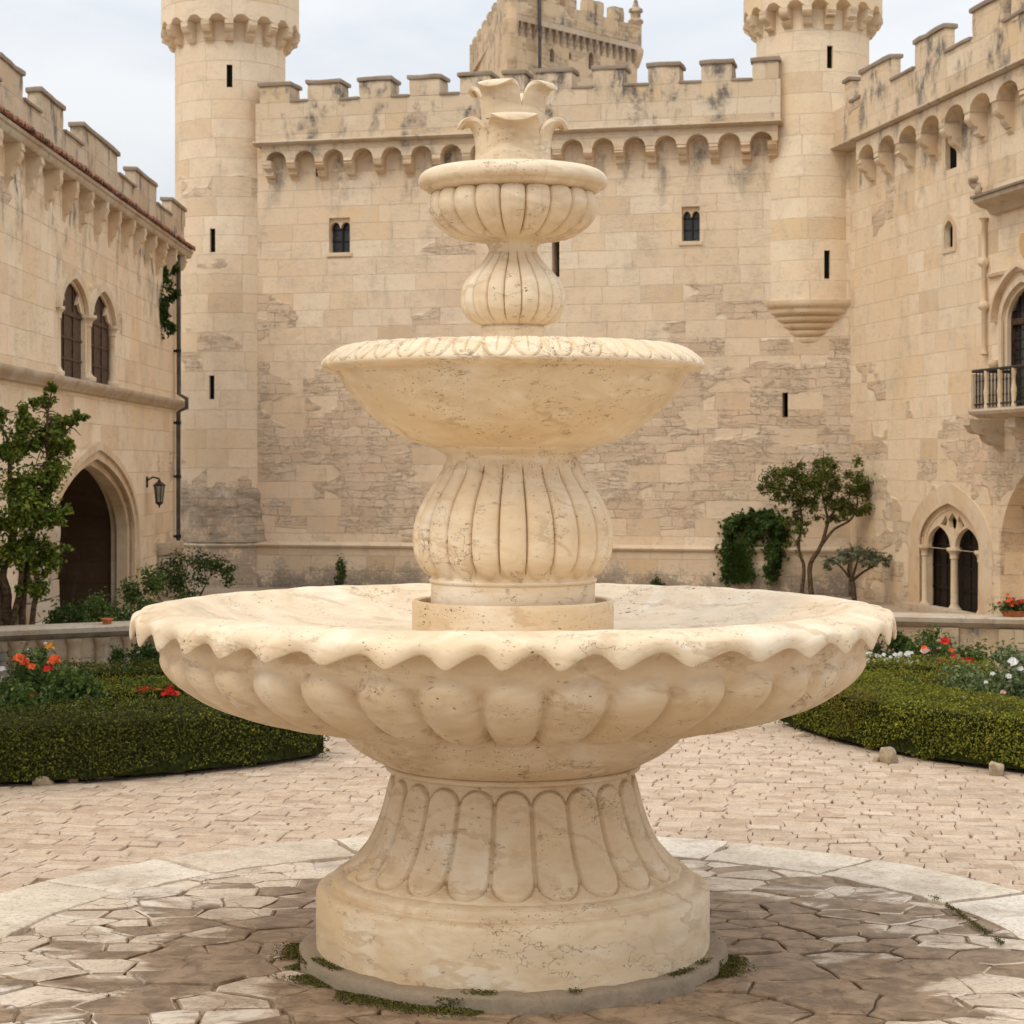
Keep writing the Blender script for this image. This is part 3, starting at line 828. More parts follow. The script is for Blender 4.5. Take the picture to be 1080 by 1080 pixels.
# ================================================================== CASTLE
class Frame:
    """a standing wall: local x runs along it (left to right as seen from the courtyard), local -y is outwards"""
    def __init__(s, a, b, back=0.0):
        a, b = Vector((a[0],a[1])), Vector((b[0],b[1]))
        s.d = (b-a).normalized(); s.o = a - s.d*back; s.L = (b-a).length+back
        s.th = math.atan2(s.d.y, s.d.x); s.n = Vector((s.d.y, -s.d.x))
    def x(s, px, off=0.0):
        ray = Vector(((px-CPX)/FPX, 1.0)); o = s.o + s.n*off
        c = Vector((0,-D0))
        # c + ray*t = o + d*k
        det = ray.x*(-s.d.y) + s.d.x*ray.y
        q = o-c
        t = (q.x*(-s.d.y)+s.d.x*q.y)/det
        p = c+ray*t
        s.t = t
        return (p-o).dot(s.d)
    def xz(s, px, py, off=0.0):
        x = s.x(px, off)
        return x, CAMZ-(py-HORZ)/FPX*s.t
    def root(s, name): return empty(name, (s.o.x, s.o.y, 0), s.th)
    def world(s, x, y, z): return Vector((s.o.x+s.d.x*x-s.n.x*y, s.o.y+s.d.y*x-s.n.y*y, z))

def rect(x0, x1, z0, z1): return [(x0,z0),(x1,z0),(x1,z1),(x0,z1)]

def corbel_yz(dep, zt, h):
    """stepped, rounded bracket seen from the side (y outwards negative)"""
    o = [(0,zt),(-dep,zt),(-dep,zt-.16*h)]
    for k in range(6):
        a = PI/2*k/5; o.append((-dep*(.62+.36*math.cos(a)), zt-.18*h-.28*h*math.sin(a)))
    for k in range(6):
        a = PI/2*k/5; o.append((-dep*(.14+.38*math.cos(a)), zt-.50*h-.30*h*math.sin(a)))
    o += [(-dep*.10,zt-.88*h),(0,zt-h)]
    return o

def corbel(parent, mat, xc, w, dep, zt, h, seed=0, M=None, name='corbel'):
    mb = MB(); mb.M = M
    j = random.uniform(.92,1.06)
    q = corbel_yz(dep*j, zt, h*random.uniform(.94,1.05)); q = [p if (abs(p[0]) < .001 or p[1] > zt-.001) else (min(-.014,p[0]+random.gauss(0,.011)), p[1]+random.uniform(-.006,.006)) for p in q]
    for i_ in range(2, len(q)): q[i_] = (q[i_][0], min(q[i_][1], q[i_-1][1]-.004))
    a_, b_ = xc-w/2, xc+w/2; m_ = len(q)-1              # strips from the wall outwards, top to toe
    vs = [(x_,y_,z_) for x_ in (a_,b_) for (yy,z_) in q[1:] for y_ in (0.0,yy)]
    n_ = 2*m_; fs = [(0,1,n_+1,n_)]
    for i_ in range(m_-1):
        k_ = 2*i_
        fs += [(k_,k_+2,k_+3,k_+1),(n_+k_,n_+k_+1,n_+k_+3,n_+k_+2),(k_+1,k_+3,n_+k_+3,n_+k_+1),(k_,n_+k_,n_+k_+2,k_+2)]
    mb.add(vs, fs)
    return mb.build(name, mat, parent, 50)

def merlon(parent, mat, capmat, x0, x1, y0, y1, z0, z1, cap=.06, over=.03, slit=None):
    mb = MB(); s = random.random()*9
    if slit:
        xs, zs, sw, sh = slit
        mb.ext([rect(x0,x1,z0,z1), rect(xs-sw/2,xs+sw/2,zs,zs+sh)], y0, y1)
    else:
        mb.rbox(x0,x1,y0,y1,z0,z1,(4,3,3),.014,2.5,s)
    o = mb.build('merlon', mat, parent, 45)
    mb = MB(); mb.rbox(x0-over,x1+over,y0-over,y1+over,z1-.004,z1+cap,(5,3,2),.016,3.5,s)
    mb.build('cap', capmat, o, 45)
    return o

def dark_back(parent, outline, y0, y1, mat, name='pane'):
    mb = MB(); mb.ext([outline], y0, y1); return mb.build(name, mat, parent)

def arcade(parent, mat, x0, x1, n, ztop, zspring, h_arch, y0, y1, pier, ends=True):
    """machicolation: a slab with n arched notches in its lower edge"""
    w = (x1-x0)/n; o = [(x0,ztop),(x0,zspring)]
    for k in range(n):
        a, b = x0+w*k+pier/2, x0+w*(k+1)-pier/2; c, r = (a+b)/2, (b-a)/2
        for i in range(11):
            t = PI-PI*i/10
            o.append((c+r*math.cos(t), zspring+h_arch*math.sin(t)))
    o += [(x1,zspring),(x1,ztop)]
    mb = MB(); mb.ext([o], y0, y1)
    return mb.build('corbel_arcade', mat, parent, 40), w

# ---------------------------------------------------------------- curtain wall at the back
FB = Frame(at(285,0,35), at(897,0,32.5))
bw_ = tag(FB.root('curtain_wall'), 'tall crenellated limestone curtain wall closing the courtyard behind the fountain', 'castle wall')
MT['back'] = castle_stone('curtain_masonry', None, (.95,4.35,.85), 7.8, (1.03,1.01,1.0), .66, .30, (.95,.6), 1.15, 0)
MT['backtop'] = castle_stone('parapet_masonry', None, None, 8.2, (.92,.90,.88), .60, .28, None, 1.0, 5)
holes, panes = [], []
def bwin(x0,y0,x1,y1):
    a, zt = FB.xz(x0,y0); b, zb = FB.xz(x1,y1); return a,b,zb,zt
for (x0,y0,x1,y1) in ((347,230,369,266),(719,218,738,254)):
    a,b,zb,zt = bwin(x0,y0,x1,y1); holes.append(rect(a,b,zb,zt)); panes.append((a,b,zb,zt))
slits = []
for (x0,y0,x1,y1) in ((582,250,590,292),(825,414,831,440),(333,160,343,186)):
    a,b,zb,zt = bwin(x0,y0,x1,y1); holes.append(rect(a,b,zb,zt)); slits.append((a,b,zb,zt))
mb = MB(); mb.ext([rect(-.95,FB.L+.02,-.3,8.2)]+holes, 0, .7)
mb.build('wall', MT['back'], bw_)
for a,b,zb,zt in panes:
    mb = MB(); mb.box(a-.01,b+.01,.20,.23,zb-.01,zt+.01)
    wd = mb.build('window', MT['glass'], bw_)
    mb = MB(); c = (a+b)/2
    mb.box(c-.014,c+.014,.165,.198,zb,zt)
    for q in (.35,.68): mb.box(a,b,.170,.1985,zb+(zt-zb)*q-.008,zb+(zt-zb)*q+.008)
    mb.build('mullion', MT['iron'], wd)
    mb = MB()                                             # little carved two-lobed head
    o = [(a,zt),(a,zt-.17)]
    for k in range(2):
        ca_, r_ = a+(b-a)*(.25+.5*k), (b-a)*.23
        o += [(ca_+r_*math.cos(PI-PI*i/8), zt-.17+.10*math.sin(PI*i/8)) for i in range(9)]
    o += [(b,zt-.17),(b,zt)]
    mb.ext([o], .06, .16); mb.build('tracery', MT['carved'], wd, 40)
    mb = MB(); mb.rbox(a-.05,b+.05,-.03,.10,zb-.07,zb-.002,(4,2,2),.006,4); mb.build('sill', MT['carved'], wd, 40)
for a,b,zb,zt in slits:
    mb = MB(); mb.box(a-.01,b+.01,.45,.5,zb-.01,zt+.01); mb.build('arrow_slit', MT['void'], bw_)
# string course, parapet, machicolation
mb = MB(); mb.ext([[(-.30,7.735),(-.37,7.725),(-.385,7.70),(-.36,7.675),(-.28,7.655),(.0,7.655),(.0,7.735)]], FB.x(268,.3), FB.x(825,.3), 'x')
mb.build('string_course', MT['carved_grey'], bw_, 40)
x0, x1 = FB.x(270,.27), FB.x(823,.27)
mb = MB(); mb.ext([rect(x0,x1,7.733,8.40)], -.29, .28); mb.build('parapet', MT['backtop'], bw_)
ar, wA = arcade(bw_, MT['backtop'], FB.x(276,.26), FB.x(820,.26), 17, 7.657, 7.40, .155, -.262, .01, .17)
for k in range(18):
    xx = FB.x(276,.26)+wA*k
    xx = min(max(xx, FB.x(276,.26)+.09), FB.x(820,.26)-.09)
    corbel(bw_, MT['carved'], xx, .15, .262, 7.402, .34)
mer = [(273,306),(324,358),(378,412),(431,464),(484,517),(531,553),(566,603),(625,658),(683,716),(739,772),(793,821)]
for i,(p,q) in enumerate(mer):
    a, b = FB.x(p,.29), FB.x(q,.29)
    merlon(bw_, MT['backtop'], MT['cap'], a, b, -.285, .22, 8.398, 8.70, .065, .035)
for i in range(len(mer)-1):
    a, b = FB.x(mer[i][1],.29), FB.x(mer[i+1][0],.29)
    mb = MB(); mb.rbox(a-.008,b+.008,-.32,.25,8.396,8.44,(4,3,2),.010,4,i); mb.build('coping', MT['cap'], bw_, 45)
# plinth with its dark weathered ledge
zl = .72
mb = MB(); mb.ext([[(0,-.3),(-.13,-.3),(-.13,zl-.06),(-.17,zl-.05),(-.185,zl-.02),(-.17,zl),(-.10,zl+.02),(0,zl+.035)]], -.9, FB.L-.02, 'x')
mb.build('plinth_course', castle_stone('plinth_masonry', None, None, None, (.90,.87,.84), .55, .26, (.55,.9), .8, 7), bw_, 40)

# ---------------------------------------------------------------- round towers
def tower(name, label, c, Rt, base, z0, z1, crown, slits, seed, batter=None, corb=None, mat=None):
    root = tag(empty(name, (c.x, c.y, 0)), label, 'tower')
    ths = sorted(set([2*PI*k/72 for k in range(72)] + [q for (t,zc,w_,h_) in slits for q in ((t-w_/2/Rt)%(2*PI),(t+w_/2/Rt)%(2*PI))]))
    zs = sorted(set(list(np.linspace(z0,z1,int((z1-z0)/.5)+2)) + [q for (t,zc,w_,h_) in slits for q in (zc-h_/2,zc+h_/2)]))
    mb = MB(); vs = []; n, m = len(ths), len(zs)
    for t in ths:
        for z in zs:
            r = Rt*(1+ (batter*sm(2.0,z0,z) if batter else 0)); vs.append((r*math.sin(t),-r*math.cos(t),z))
    fs = []
    for i in range(n):
        j = (i+1) % n; tm = (ths[i]+(ths[j] if j else 2*PI))/2
        for k in range(m-1):
            zm = (zs[k]+zs[k+1])/2
            if any(abs((tm-t+PI)%(2*PI)-PI) < w_/2/Rt and abs(zm-zc) < h_/2 for (t,zc,w_,h_) in slits): continue
            fs.append((i*m+k, j*m+k, j*m+k+1, i*m+k+1))
    mb.add(vs, fs); mb.build('shaft', mat, root, 40, recalc=False)
    for (t,zc,w_,h_) in slits:
        mb = MB(); mb.M = Matrix.Rotation(t,4,'Z')
        a, b, r0, r1 = -w_/2, w_/2, -Rt*math.cos(w_/2/Rt), -Rt+.07
        for (p,q) in (((a,zc-h_/2),(a,zc+h_/2)),((a,zc+h_/2),(b,zc+h_/2)),((b,zc+h_/2),(b,zc-h_/2)),((b,zc-h_/2),(a,zc-h_/2))):
            mb.add([(p[0],r0,p[1]),(q[0],r0,q[1]),(q[0],r1,q[1]),(p[0],r1,p[1])],[(0,1,2,3)])
        o = mb.build('arrow_slit', mat, root, recalc=False)
        mb = MB(); mb.M = Matrix.Rotation(t,4,'Z'); mb.add([(a,r1,zc-h_/2),(b,r1,zc-h_/2),(b,r1,zc+h_/2),(a,r1,zc+h_/2)],[(0,1,2,3)])
        mb.build('painted_dark_plate', MT['void'], o, recalc=False)
    # flaring head on corbels
    Rc, zc0, zc1, zc2, nc = crown
    for k in range(nc):
        t = 2*PI*(k+.35)/nc
        M = Matrix.Rotation(t,4,'Z') @ Matrix.Translation((0,-(Rt-.02),0))
        corbel(root, MT['carved'], 0, .15, Rc-Rt+.03, zc1+.02, zc1-zc0, M=M)
    prf = [(Rt-.1,zc1),(Rc-.02,zc1),(Rc,zc1+.012),(Rc,zc2),(Rc-.28,zc2),(Rc-.28,zc1+.2),(Rt-.1,zc1+.2)]
    nsg = nc*6
    def arch(i, th, r, z):
        if i in (1,2):
            f = (th/(2*PI)*nc-.35) % 1.0; u = abs(f-.5)/.34
            up_ = .11*math.sqrt(max(0,1-u*u)) if u < 1 else 0
            return r, z+up_
        return r, z
    mb = MB(); mb.lathe(prf, nsg, arch, close=True); mb.build('parapet', mat, root, 40)
    nm = max(6, nc//3)
    for k in range(nm):
        t0 = 2*PI*k/nm + .35
        hw = .30/Rc
        mb = MB(); ring = [(Rc*math.sin(t0+hw*u), -Rc*math.cos(t0+hw*u)) for u in np.linspace(-1,1,7)] + [((Rc-.27)*math.sin(t0+hw*u), -(Rc-.27)*math.cos(t0+hw*u)) for u in np.linspace(1,-1,7)]
        mb.ext([ring], zc2-.004, zc2+.36, 'z'); o = mb.build('merlon', mat, root, 40)
        q = [(x*1.02,y*1.02) for x,y in ring]
        mb = MB(); mb.ext([q], zc2+.358, zc2+.42, 'z'); mb.build('cap', MT['cap'], o, 40)
    return root

def slit_at(c, Rt, px, py0, py1, w_=.10):
    D = c.y+D0
    dx = (px-CPX)/FPX*(D-Rt)-c.x; t = math.asin(max(-.99,min(.99,dx/Rt))); d = D-Rt*math.cos(t)
    a, b = CAMZ-(py0-HORZ)/FPX*d, CAMZ-(py1-HORZ)/FPX*d
    return (t % (2*PI), (a+b)/2, w_, a-b)

cl = at(243,0,35.85)
MT['towl'] = castle_stone('left_tower_masonry', 1.0, (.76,1.75,.8), None, (1.06,1.04,1.02), .72, .34, (1.95,.62), .5, 11)
tl = tower('round_tower', 'tall round tower at the left corner with corbelled crown and battered foot', Vector((cl.x,cl.y,0)), .985, 0, -.3, 10.2,
      (1.23,9.42,9.83,10.40,18), [slit_at(cl,.985,242,68,92), slit_at(cl,.985,224,241,266), slit_at(cl,.985,223,396,421)], 1, .05, None, MT['towl'])
mb = MB(); mb.lathe([(.95,-.3),(1.10,-.3),(1.10,.64),(1.13,.66),(1.145,.69),(1.12,.715),(1.06,.74),(.96,.76)], 72); mb.build('plinth_course', MT['towl'], tl, 40)

mb = MB(); NB = 110
mb.lathe([(.96,.70)]+[(1.0+.115*(1-(z-.74)/1.25)**1.4,z) for z in np.linspace(.74,1.99,26)]+[(.96,2.0)], NB,
         lambda i,th,r,z: (r+(.030*fbm(Vector((math.sin(th)*6,math.cos(th)*6,z*7)),1,4)-.045*sm(1.55,2.0,z+.25*noise.noise(Vector((math.sin(th)*4,math.cos(th)*4,z*3)))) if .72 < z < 1.995 else 0), z))
mb.build('battered_base', castle_stone('battered_rubble', 1.0, (-5,9,1.2), None, (.96,.93,.90), .5, .22, (2.0,.45), .9, 61), tl, 40)
cr_ = at(857,0,33.35)
MT['towr'] = castle_stone('turret_masonry', .93, None, None, (1.12,1.11,1.08), .72, .34, None, .4, 17)
tr_ = tower('corner_turret', 'round turret hung on stepped corbels in the right corner of the courtyard', Vector((cr_.x,cr_.y,0)), .935, 0, 4.74, 9.9,
      (1.15,9.13,9.52,10.10,18), [slit_at(cr_,.935,875.5,48,72), slit_at(cr_,.935,872.5,264,294)], 2, None, None, MT['towr'])
pf = []
steps = [(.985,4.79),(.99,4.74),(.975,4.69),(.935,4.66)]
pf = [(.90,4.80)] + steps
z_ = 4.645
RR = [math.sqrt(.688**2+(.63*max(0,1-k/6.2))**2) for k in range(8)]
for k in range(6):
    ra, rb_ = RR[k], RR[k+1]
    pf += [(ra,z_),(ra+.008,z_-.03),(ra-.004,z_-.07),(ra-(ra-rb_)*.7,z_-.098),(rb_-.012,z_-.108)]
    z_ -= .113
r_ = .66
pf += [(r_-.01,z_-.02),(r_-.05,z_-.10),(.3,z_-.14)]
mb = MB(); mb.lathe(pf, 96); mb.build('corbel_base', MT['carved'], tr_, 40)

# ---------------------------------------------------------------- left wing
PL0, PL1 = at(0,0,21.5), at(190,0,34)
dL = (Vector((PL1.x,PL1.y))-Vector((PL0.x,PL0.y))).normalized()
FL = Frame(PL0, PL1, 11.0)
lw = tag(FL.root('west_wing'), 'pale stone wing on the left with arched gateway and twin gothic window', 'building')
MT['left'] = castle_stone('west_masonry', None, (-.5,.9,.5), 5.6, (1.12,1.08,1.03), .70, .33, (.4,.5), 1.05, 23)
MT['lefttop'] = castle_stone('west_parapet_masonry', None, None, 6.1, (.80,.77,.74), .6, .28, None, 1.1, 29)
# gateway and window openings
ga, gb = FL.x(50), FL.x(140)
gc, gw = (ga+gb)/2, (gb-ga)/2
zs_g, zt_g = 1.08, FL.xz(106,484)[1]
gate = pointed(gc, gw, -.3, zs_g, zt_g-zs_g, 18)
wa, wb = FL.x(62), FL.x(119)
wc, ww = (wa+wb)/2, (wb-wa)/2
zw0, zws, zwt = 3.19, 4.02, 4.46
def twin(a, b, z0, zs, h, gap):
    c = (a+b)/2; q = (b-a)/4-gap/4
    return [pointed(a+q, q, z0, zs, h), pointed(b-q, q, z0, zs, h)]
lights = twin(wa, wb, zw0, zws, zwt-zws, .26)
TH = .32
mb = MB(); mb.ext([rect(0,FL.L+.1,-.3,5.8), gate]+lights, 0, TH); mb.build('wall', MT['left'], lw)
mb = MB(); mb.box(.004,.32,TH+.002,4.2,-.3,5.79); mb.build('end_wall', MT['left'], lw)
mb = MB(); mb.box(.324,FL.L-.3,TH+.004,4.2,5.55,5.74); mb.build('roof', MT['cap'], lw)
# gateway: moulded orders and dim passage
gt = None
for k,(w0,w1,y0,y1) in enumerate(((1.055,1.0,-.035,.05),(1.095,1.05,-.075,.02),(1.0,.965,.06,.22))):
    def pt(f, z_): return pointed(gc, gw*f, z_, zs_g, (zt_g-zs_g)*(1+(f-1)*2.2), 18)
    outer, inner = pt(w0,-.29), pt(w1,-.31)
    mb = MB()
    n = len(outer)
    # strip from outer to inner outline, skipping the sill
    vs = [(x,y0,z) for x,z in outer]+[(x,y0,z) for x,z in inner]+[(x,y1,z) for x,z in outer]+[(x,y1,z) for x,z in inner]
    fs = []
    for i in range(1,n):
        j = (i+1) % n
        fs += [(i,j,n+j,n+i),(2*n+i,3*n+i,3*n+j,2*n+j),(i,2*n+i,2*n+j,j),(n+i,n+j,3*n+j,3*n+i)]
    mb.add(vs, fs)
    o = mb.build('archivolt', MT['carved'], lw, 35)
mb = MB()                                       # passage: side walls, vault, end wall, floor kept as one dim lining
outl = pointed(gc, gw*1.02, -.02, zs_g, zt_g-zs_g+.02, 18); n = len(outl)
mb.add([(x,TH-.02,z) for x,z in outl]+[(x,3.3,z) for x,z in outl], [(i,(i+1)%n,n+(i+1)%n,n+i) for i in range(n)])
MT['dim'] = castle_stone('passage_shade_masonry', None, None, None, (.13,.095,.065), .7, .33, None, .9, 31)  # tint darkened so the stone colour carries the shade inside the gateway
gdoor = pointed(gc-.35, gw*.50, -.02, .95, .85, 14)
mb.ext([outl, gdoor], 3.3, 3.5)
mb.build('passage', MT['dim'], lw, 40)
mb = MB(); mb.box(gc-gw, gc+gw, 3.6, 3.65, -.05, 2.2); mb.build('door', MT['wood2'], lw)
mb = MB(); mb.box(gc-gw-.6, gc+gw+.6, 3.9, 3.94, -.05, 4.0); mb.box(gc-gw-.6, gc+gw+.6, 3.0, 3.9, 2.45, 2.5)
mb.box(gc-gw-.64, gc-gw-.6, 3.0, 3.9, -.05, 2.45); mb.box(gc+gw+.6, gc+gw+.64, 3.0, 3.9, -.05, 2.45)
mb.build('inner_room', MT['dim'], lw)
# twin window: column, hood mouldings, cusped heads, dark casements
tw = None
for L_ in lights:
    xs = [p[0] for p in L_]; a, b = min(xs), max(xs); c, q = (a+b)/2, (b-a)/2
    mb = MB(); mb.box(a-.02,b+.02,.062,.09,zw0-.02,zwt+.05); o = mb.build('casement', MT['wood'], lw)
    mb = MB()
    for u in (-.34,.34): mb.box(c+u*q-.02,c+u*q+.02,.046,.060,zw0,zwt)
    for u in (.3,.62): mb.box(a,b,.048,.059,zw0+(zws-zw0)*u-.014,zw0+(zws-zw0)*u+.014)
    mb.box(a,b,.044,.0605,zws-.03,zws+.02)
    mb.build('glazing_bar', MT['wood'], o)
    def ringpart(f0, f1, y0, y1, name, zb0):
        A = pointed(c, q*f0, zb0, zws, (zwt-zws)*(1+(f0-1)*1.3)); B = pointed(c, q*f1, zb0-.01, zws, (zwt-zws)*(1+(f1-1)*1.3)); n = len(A)
        vs = [(x,y0,z) for x,z in A]+[(x,y0,z) for x,z in B]+[(x,y1,z) for x,z in A]+[(x,y1,z) for x,z in B]; fs = []
        for i in range(2,n-1):
            j = i+1
            fs += [(i,j,n+j,n+i),(2*n+i,3*n+i,3*n+j,2*n+j),(i,2*n+i,2*n+j,j),(n+i,n+j,3*n+j,3*n+i)]
        mb = MB(); mb.add(vs, fs); return mb.build(name, MT['carved'], lw, 35)
    ringpart(1.22,1.0,-.05,.02,'hood_mould',zws-.05)
    ringpart(1.0,.90,.012,.04,'window_order',zw0)
    # trefoil cusps
    for s_ in (-1,1):
        mb = MB()
        mb.ext([[(c+s_*q*.95,zws+.02),(c+s_*q*.90,zws+.26),(c+s_*q*.62,zws+.30),(c+s_*q*.42,zws+.13),(c+s_*q*.56,zws+.17),(c+s_*q*.72,zws+.06)]], .02, .055)
        mb.build('cusp', MT['carved'], lw)
def column(parent, mat, x, y, z0, z1, r, name='column'):
    h = z1-z0
    pf = crom([(r*1.9,z0),(r*1.9,z0+.06*h),(r*1.5,z0+.075*h),(r*1.25,z0+.10*h),(r,z0+.13*h)],3)+[(r*.93,z0+.82*h)]+crom([(r*.95,z0+.825*h),(r*1.2,z0+.835*h),(r*1.15,z0+.86*h),(r*1.3,z0+.91*h),(r*1.9,z0+.95*h),(r*2.0,z0+.955*h),(r*2.0,z1)],3)
    mb = MB(); mb.M = Matrix.Translation((x,y,0)); mb.lathe([(0,z0)]+pf+[(0,z1)], 20); return mb.build(name, mat, parent, 45)
column(lw, MT['carved'], wc, .02, zw0, zws+.04, .07)
for x_ in (wa-.02, wb+.02): column(lw, MT['carved'], x_, .02, zw0, zws+.02, .05)
# string course under the window
mb = MB(); mb.ext([[(0,3.02),(-.05,3.03),(-.075,3.07),(-.12,3.10),(-.14,3.15),(-.135,3.175),(0,3.20)]], 0, FL.L, 'x'); mb.build('string_course', MT['carved_grey'], lw, 40)
# eaves: cornice on corbels, tile edge, battlement above
mb = MB(); mb.ext([[(0,5.60),(-.17,5.615),(-.195,5.645),(-.20,5.685),(-.225,5.70),(-.23,5.735),(0,5.75)]], 0, FL.L, 'x'); mb.build('cornice', MT['carved_grey'], lw, 40)
k = 0; xx = .5
while xx < FL.L:
    corbel(lw, MT['carved'], xx, .16, .18, 5.612, .50); xx += .98
mb = MB(); xx = 0.0
while xx < FL.L-.08:
    wv_ = .115; yo = random.uniform(-.02,.02); zo = random.uniform(-.008,.008)
    arc_ = [(xx+wv_/2-wv_/2*math.cos(PI*i/6)*.96, math.sin(PI*i/6)*.05) for i in range(7)]
    vs = [(x,-.27+yo,5.75+h+zo) for x,h in arc_]+[(x,-.02,5.84+h+zo) for x,h in arc_]+[(x,-.27+yo,5.735+h*.72+zo) for x,h in arc_]+[(x,-.02,5.825+h*.72+zo) for x,h in arc_]
    fs = []
    for i in range(6): fs += [(i,i+1,8+i,7+i),(14+i,21+i,22+i,15+i),(i,14+i,15+i,i+1)]
    mb.add(vs, fs); xx += wv_
mb.build('tile_eave', MT['tile'], lw, 60)
mb = MB(); mb.ext([rect(0,FL.L+.05,5.76,6.19)], -.06, .12); mb.build('parapet', MT['lefttop'], lw)
ml_ = [(-70,-25),(0,24.5),(43,67.5),(87,125),(143,165),(181,196)]
for (p,q) in ml_:
    a, b = FL.x(p,.06), FL.x(q,.06)
    if a < 0: a = .05
    merlon(lw, MT['lefttop'], MT['cap'], a, b, -.055, .10, 6.186, 6.45, .05, .03)
for i in range(len(ml_)-1):
    a, b = FL.x(ml_[i][1],.06), FL.x(ml_[i+1][0],.06)
    mb = MB(); mb.rbox(max(a,.0),b,-.09,.14,6.186,6.22,(4,3,2),.010,4,i); mb.build('coping', MT['cap'], lw, 45)
# worn stone pier and buttress stub beside the gateway
pa, pb = FL.x(20), FL.x(48)
mb = MB(); z = -.1
for k,h in enumerate((.42,.22,.2,.24,.21,.2)):
    f = .10 if k == 0 else .02*random.random()
    mb.rbox(pa-f,pb+f,-.16-f,.02,z,z+h-.006,(5,3,3),.022,3,k); z += h
mb.build('pier', MT['carved_grey'], lw, 50)
pa, pb = FL.x(166), FL.x(181)
mb = MB(); z = -.1
for k,h in enumerate((.34,.2,.22,.18)):
    mb.rbox(pa-.02*k,pb+.05,-.30+.03*k,.02,z,z+h-.005,(4,4,3),.03,4,k+7); z += h
mb.build('buttress', MT['carved_grey'], lw, 50)

# ---------------------------------------------------------------- right wing
C0, C1 = at(897,0,32.5), at(1080,0,26)
FR = Frame(C0, (Vector((C1.x,C1.y))+(Vector((C1.x,C1.y))-Vector((C0.x,C0.y)))*.75))
rw = tag(FR.root('east_wing'), 'warm limestone wing on the right with battlements, balcony and twin arched doorway', 'building')
MT['right'] = castle_stone('east_masonry', None, (-.4,2.9,.74), 7.2, (1.10,1.06,1.0), .68, .31, (.4,.45), .95, 41)
MT['righttop'] = castle_stone('east_parapet_masonry', None, None, 7.9, (1.0,.96,.91), .62, .30, None, 1.0, 47)
da, db = FR.x(970), FR.x(1033)
dc, dw = (da+db)/2, (db-da)/2
dzs, dzt = .93, FR.xz(1002,531)[1]
door = pointed(dc, dw, -.3, dzs, dzt-dzs, 16)
ba, bb_ = FR.x(1055), FR.x(1160)
bc, bw2 = (ba+bb_)/2, (bb_-ba)/2
blind = pointed(bc, bw2, -.29, .95, FR.xz(1105,480)[1]-.95, 16)
gx0, gx1 = FR.x(1058), FR.x(1101)
gcx, ghw = (gx0+gx1)/2, (gx1-gx0)/2
gz0, gzs, gzt = 2.86, 4.02, FR.xz(1079,297)[1]
goth = pointed(gcx, ghw, gz0, gzs, gzt-gzs, 14)
sw = []
for (x0,y0,x1,y1) in ((997,139,1009,176),):
    a, zt = FR.xz(x0,y0); b, zb = FR.xz(x1,y1); sw.append((a,b,zb,zt))
a, zt = FR.xz(997,234); b, zb = FR.xz(1006,260); smallw = (a,b,zb,zt)
hs = [rect(*q) for q in sw] + [pointed((a+b)/2,(b-a)/2,zb,zt-.14,.14,5)]
TR = .34
mb = MB(); mb.ext([rect(0,FR.L,-.3,7.80), door, blind, goth]+hs, 0, TR); mb.build('wall', MT['right'], rw)
for a,b,zb,zt in sw+[smallw]:
    mb = MB(); mb.box(a-.01,b+.01,.075,.3,zb-.02,zt+.02); mb.build('arrow_slit', MT['void'], rw)
a,b,zb,zt = smallw
A = pointed((a+b)/2,(b-a)/2+.09,zb-.07,zt-.14,.23,5)
mb = MB(); mb.ext([A, pointed((a+b)/2,(b-a)/2+.002,zb-.002,zt-.14,.14,5)], -.018, .06); mb.build('window_frame', MT['carved'], rw, 40)
mb = MB(); mb.box(FR.L-.32,FR.L-.004,TR+.002,4.2,-.3,7.79); mb.build('end_wall', MT['right'], rw)
mb = MB(); mb.box(1.4,FR.L-.324,TR+.004,4.2,7.5,7.7); mb.build('roof', MT['cap'], rw)
# blind arch back
mb = MB(); mb.ext([pointed(bc, bw2*1.02, -.3, .95, FR.xz(1105,480)[1]-.92, 16)], TR-.02, TR+.1); mb.build('blind_arch', MT['right'], rw)
# doorway: broad smooth arch band, dark doors, twin lights on a column
def band(parent, c, hw, z0, zs, h, f0, f1, y0, y1, mat, name, hf=1.6, m0=1):
    A = pointed(c, hw*f0, z0, zs, h*(1+(f0-1)*hf), 16); B = pointed(c, hw*f1, z0-.01, zs, h*(1+(f1-1)*hf), 16); n = len(A)
    vs = [(x,y0,z) for x,z in A]+[(x,y0,z) for x,z in B]+[(x,y1,z) for x,z in A]+[(x,y1,z) for x,z in B]; fs = []
    for i in range(m0,n):
        j = (i+1) % n
        fs += [(i,j,n+j,n+i),(2*n+i,3*n+i,3*n+j,2*n+j),(i,2*n+i,2*n+j,j),(n+i,n+j,3*n+j,3*n+i)]
    mb = MB(); mb.add(vs, fs); return mb.build(name, mat, parent, 35)
band(rw, dc, dw, -.29, dzs, dzt-dzs, 1.40, 1.0, -.012, .03, MT['carved'], 'arch_surround', 1.2)
band(rw, dc, dw, -.29, dzs, dzt-dzs, 1.0, .90, .05, .16, MT['carved'], 'archivolt', 1.3)
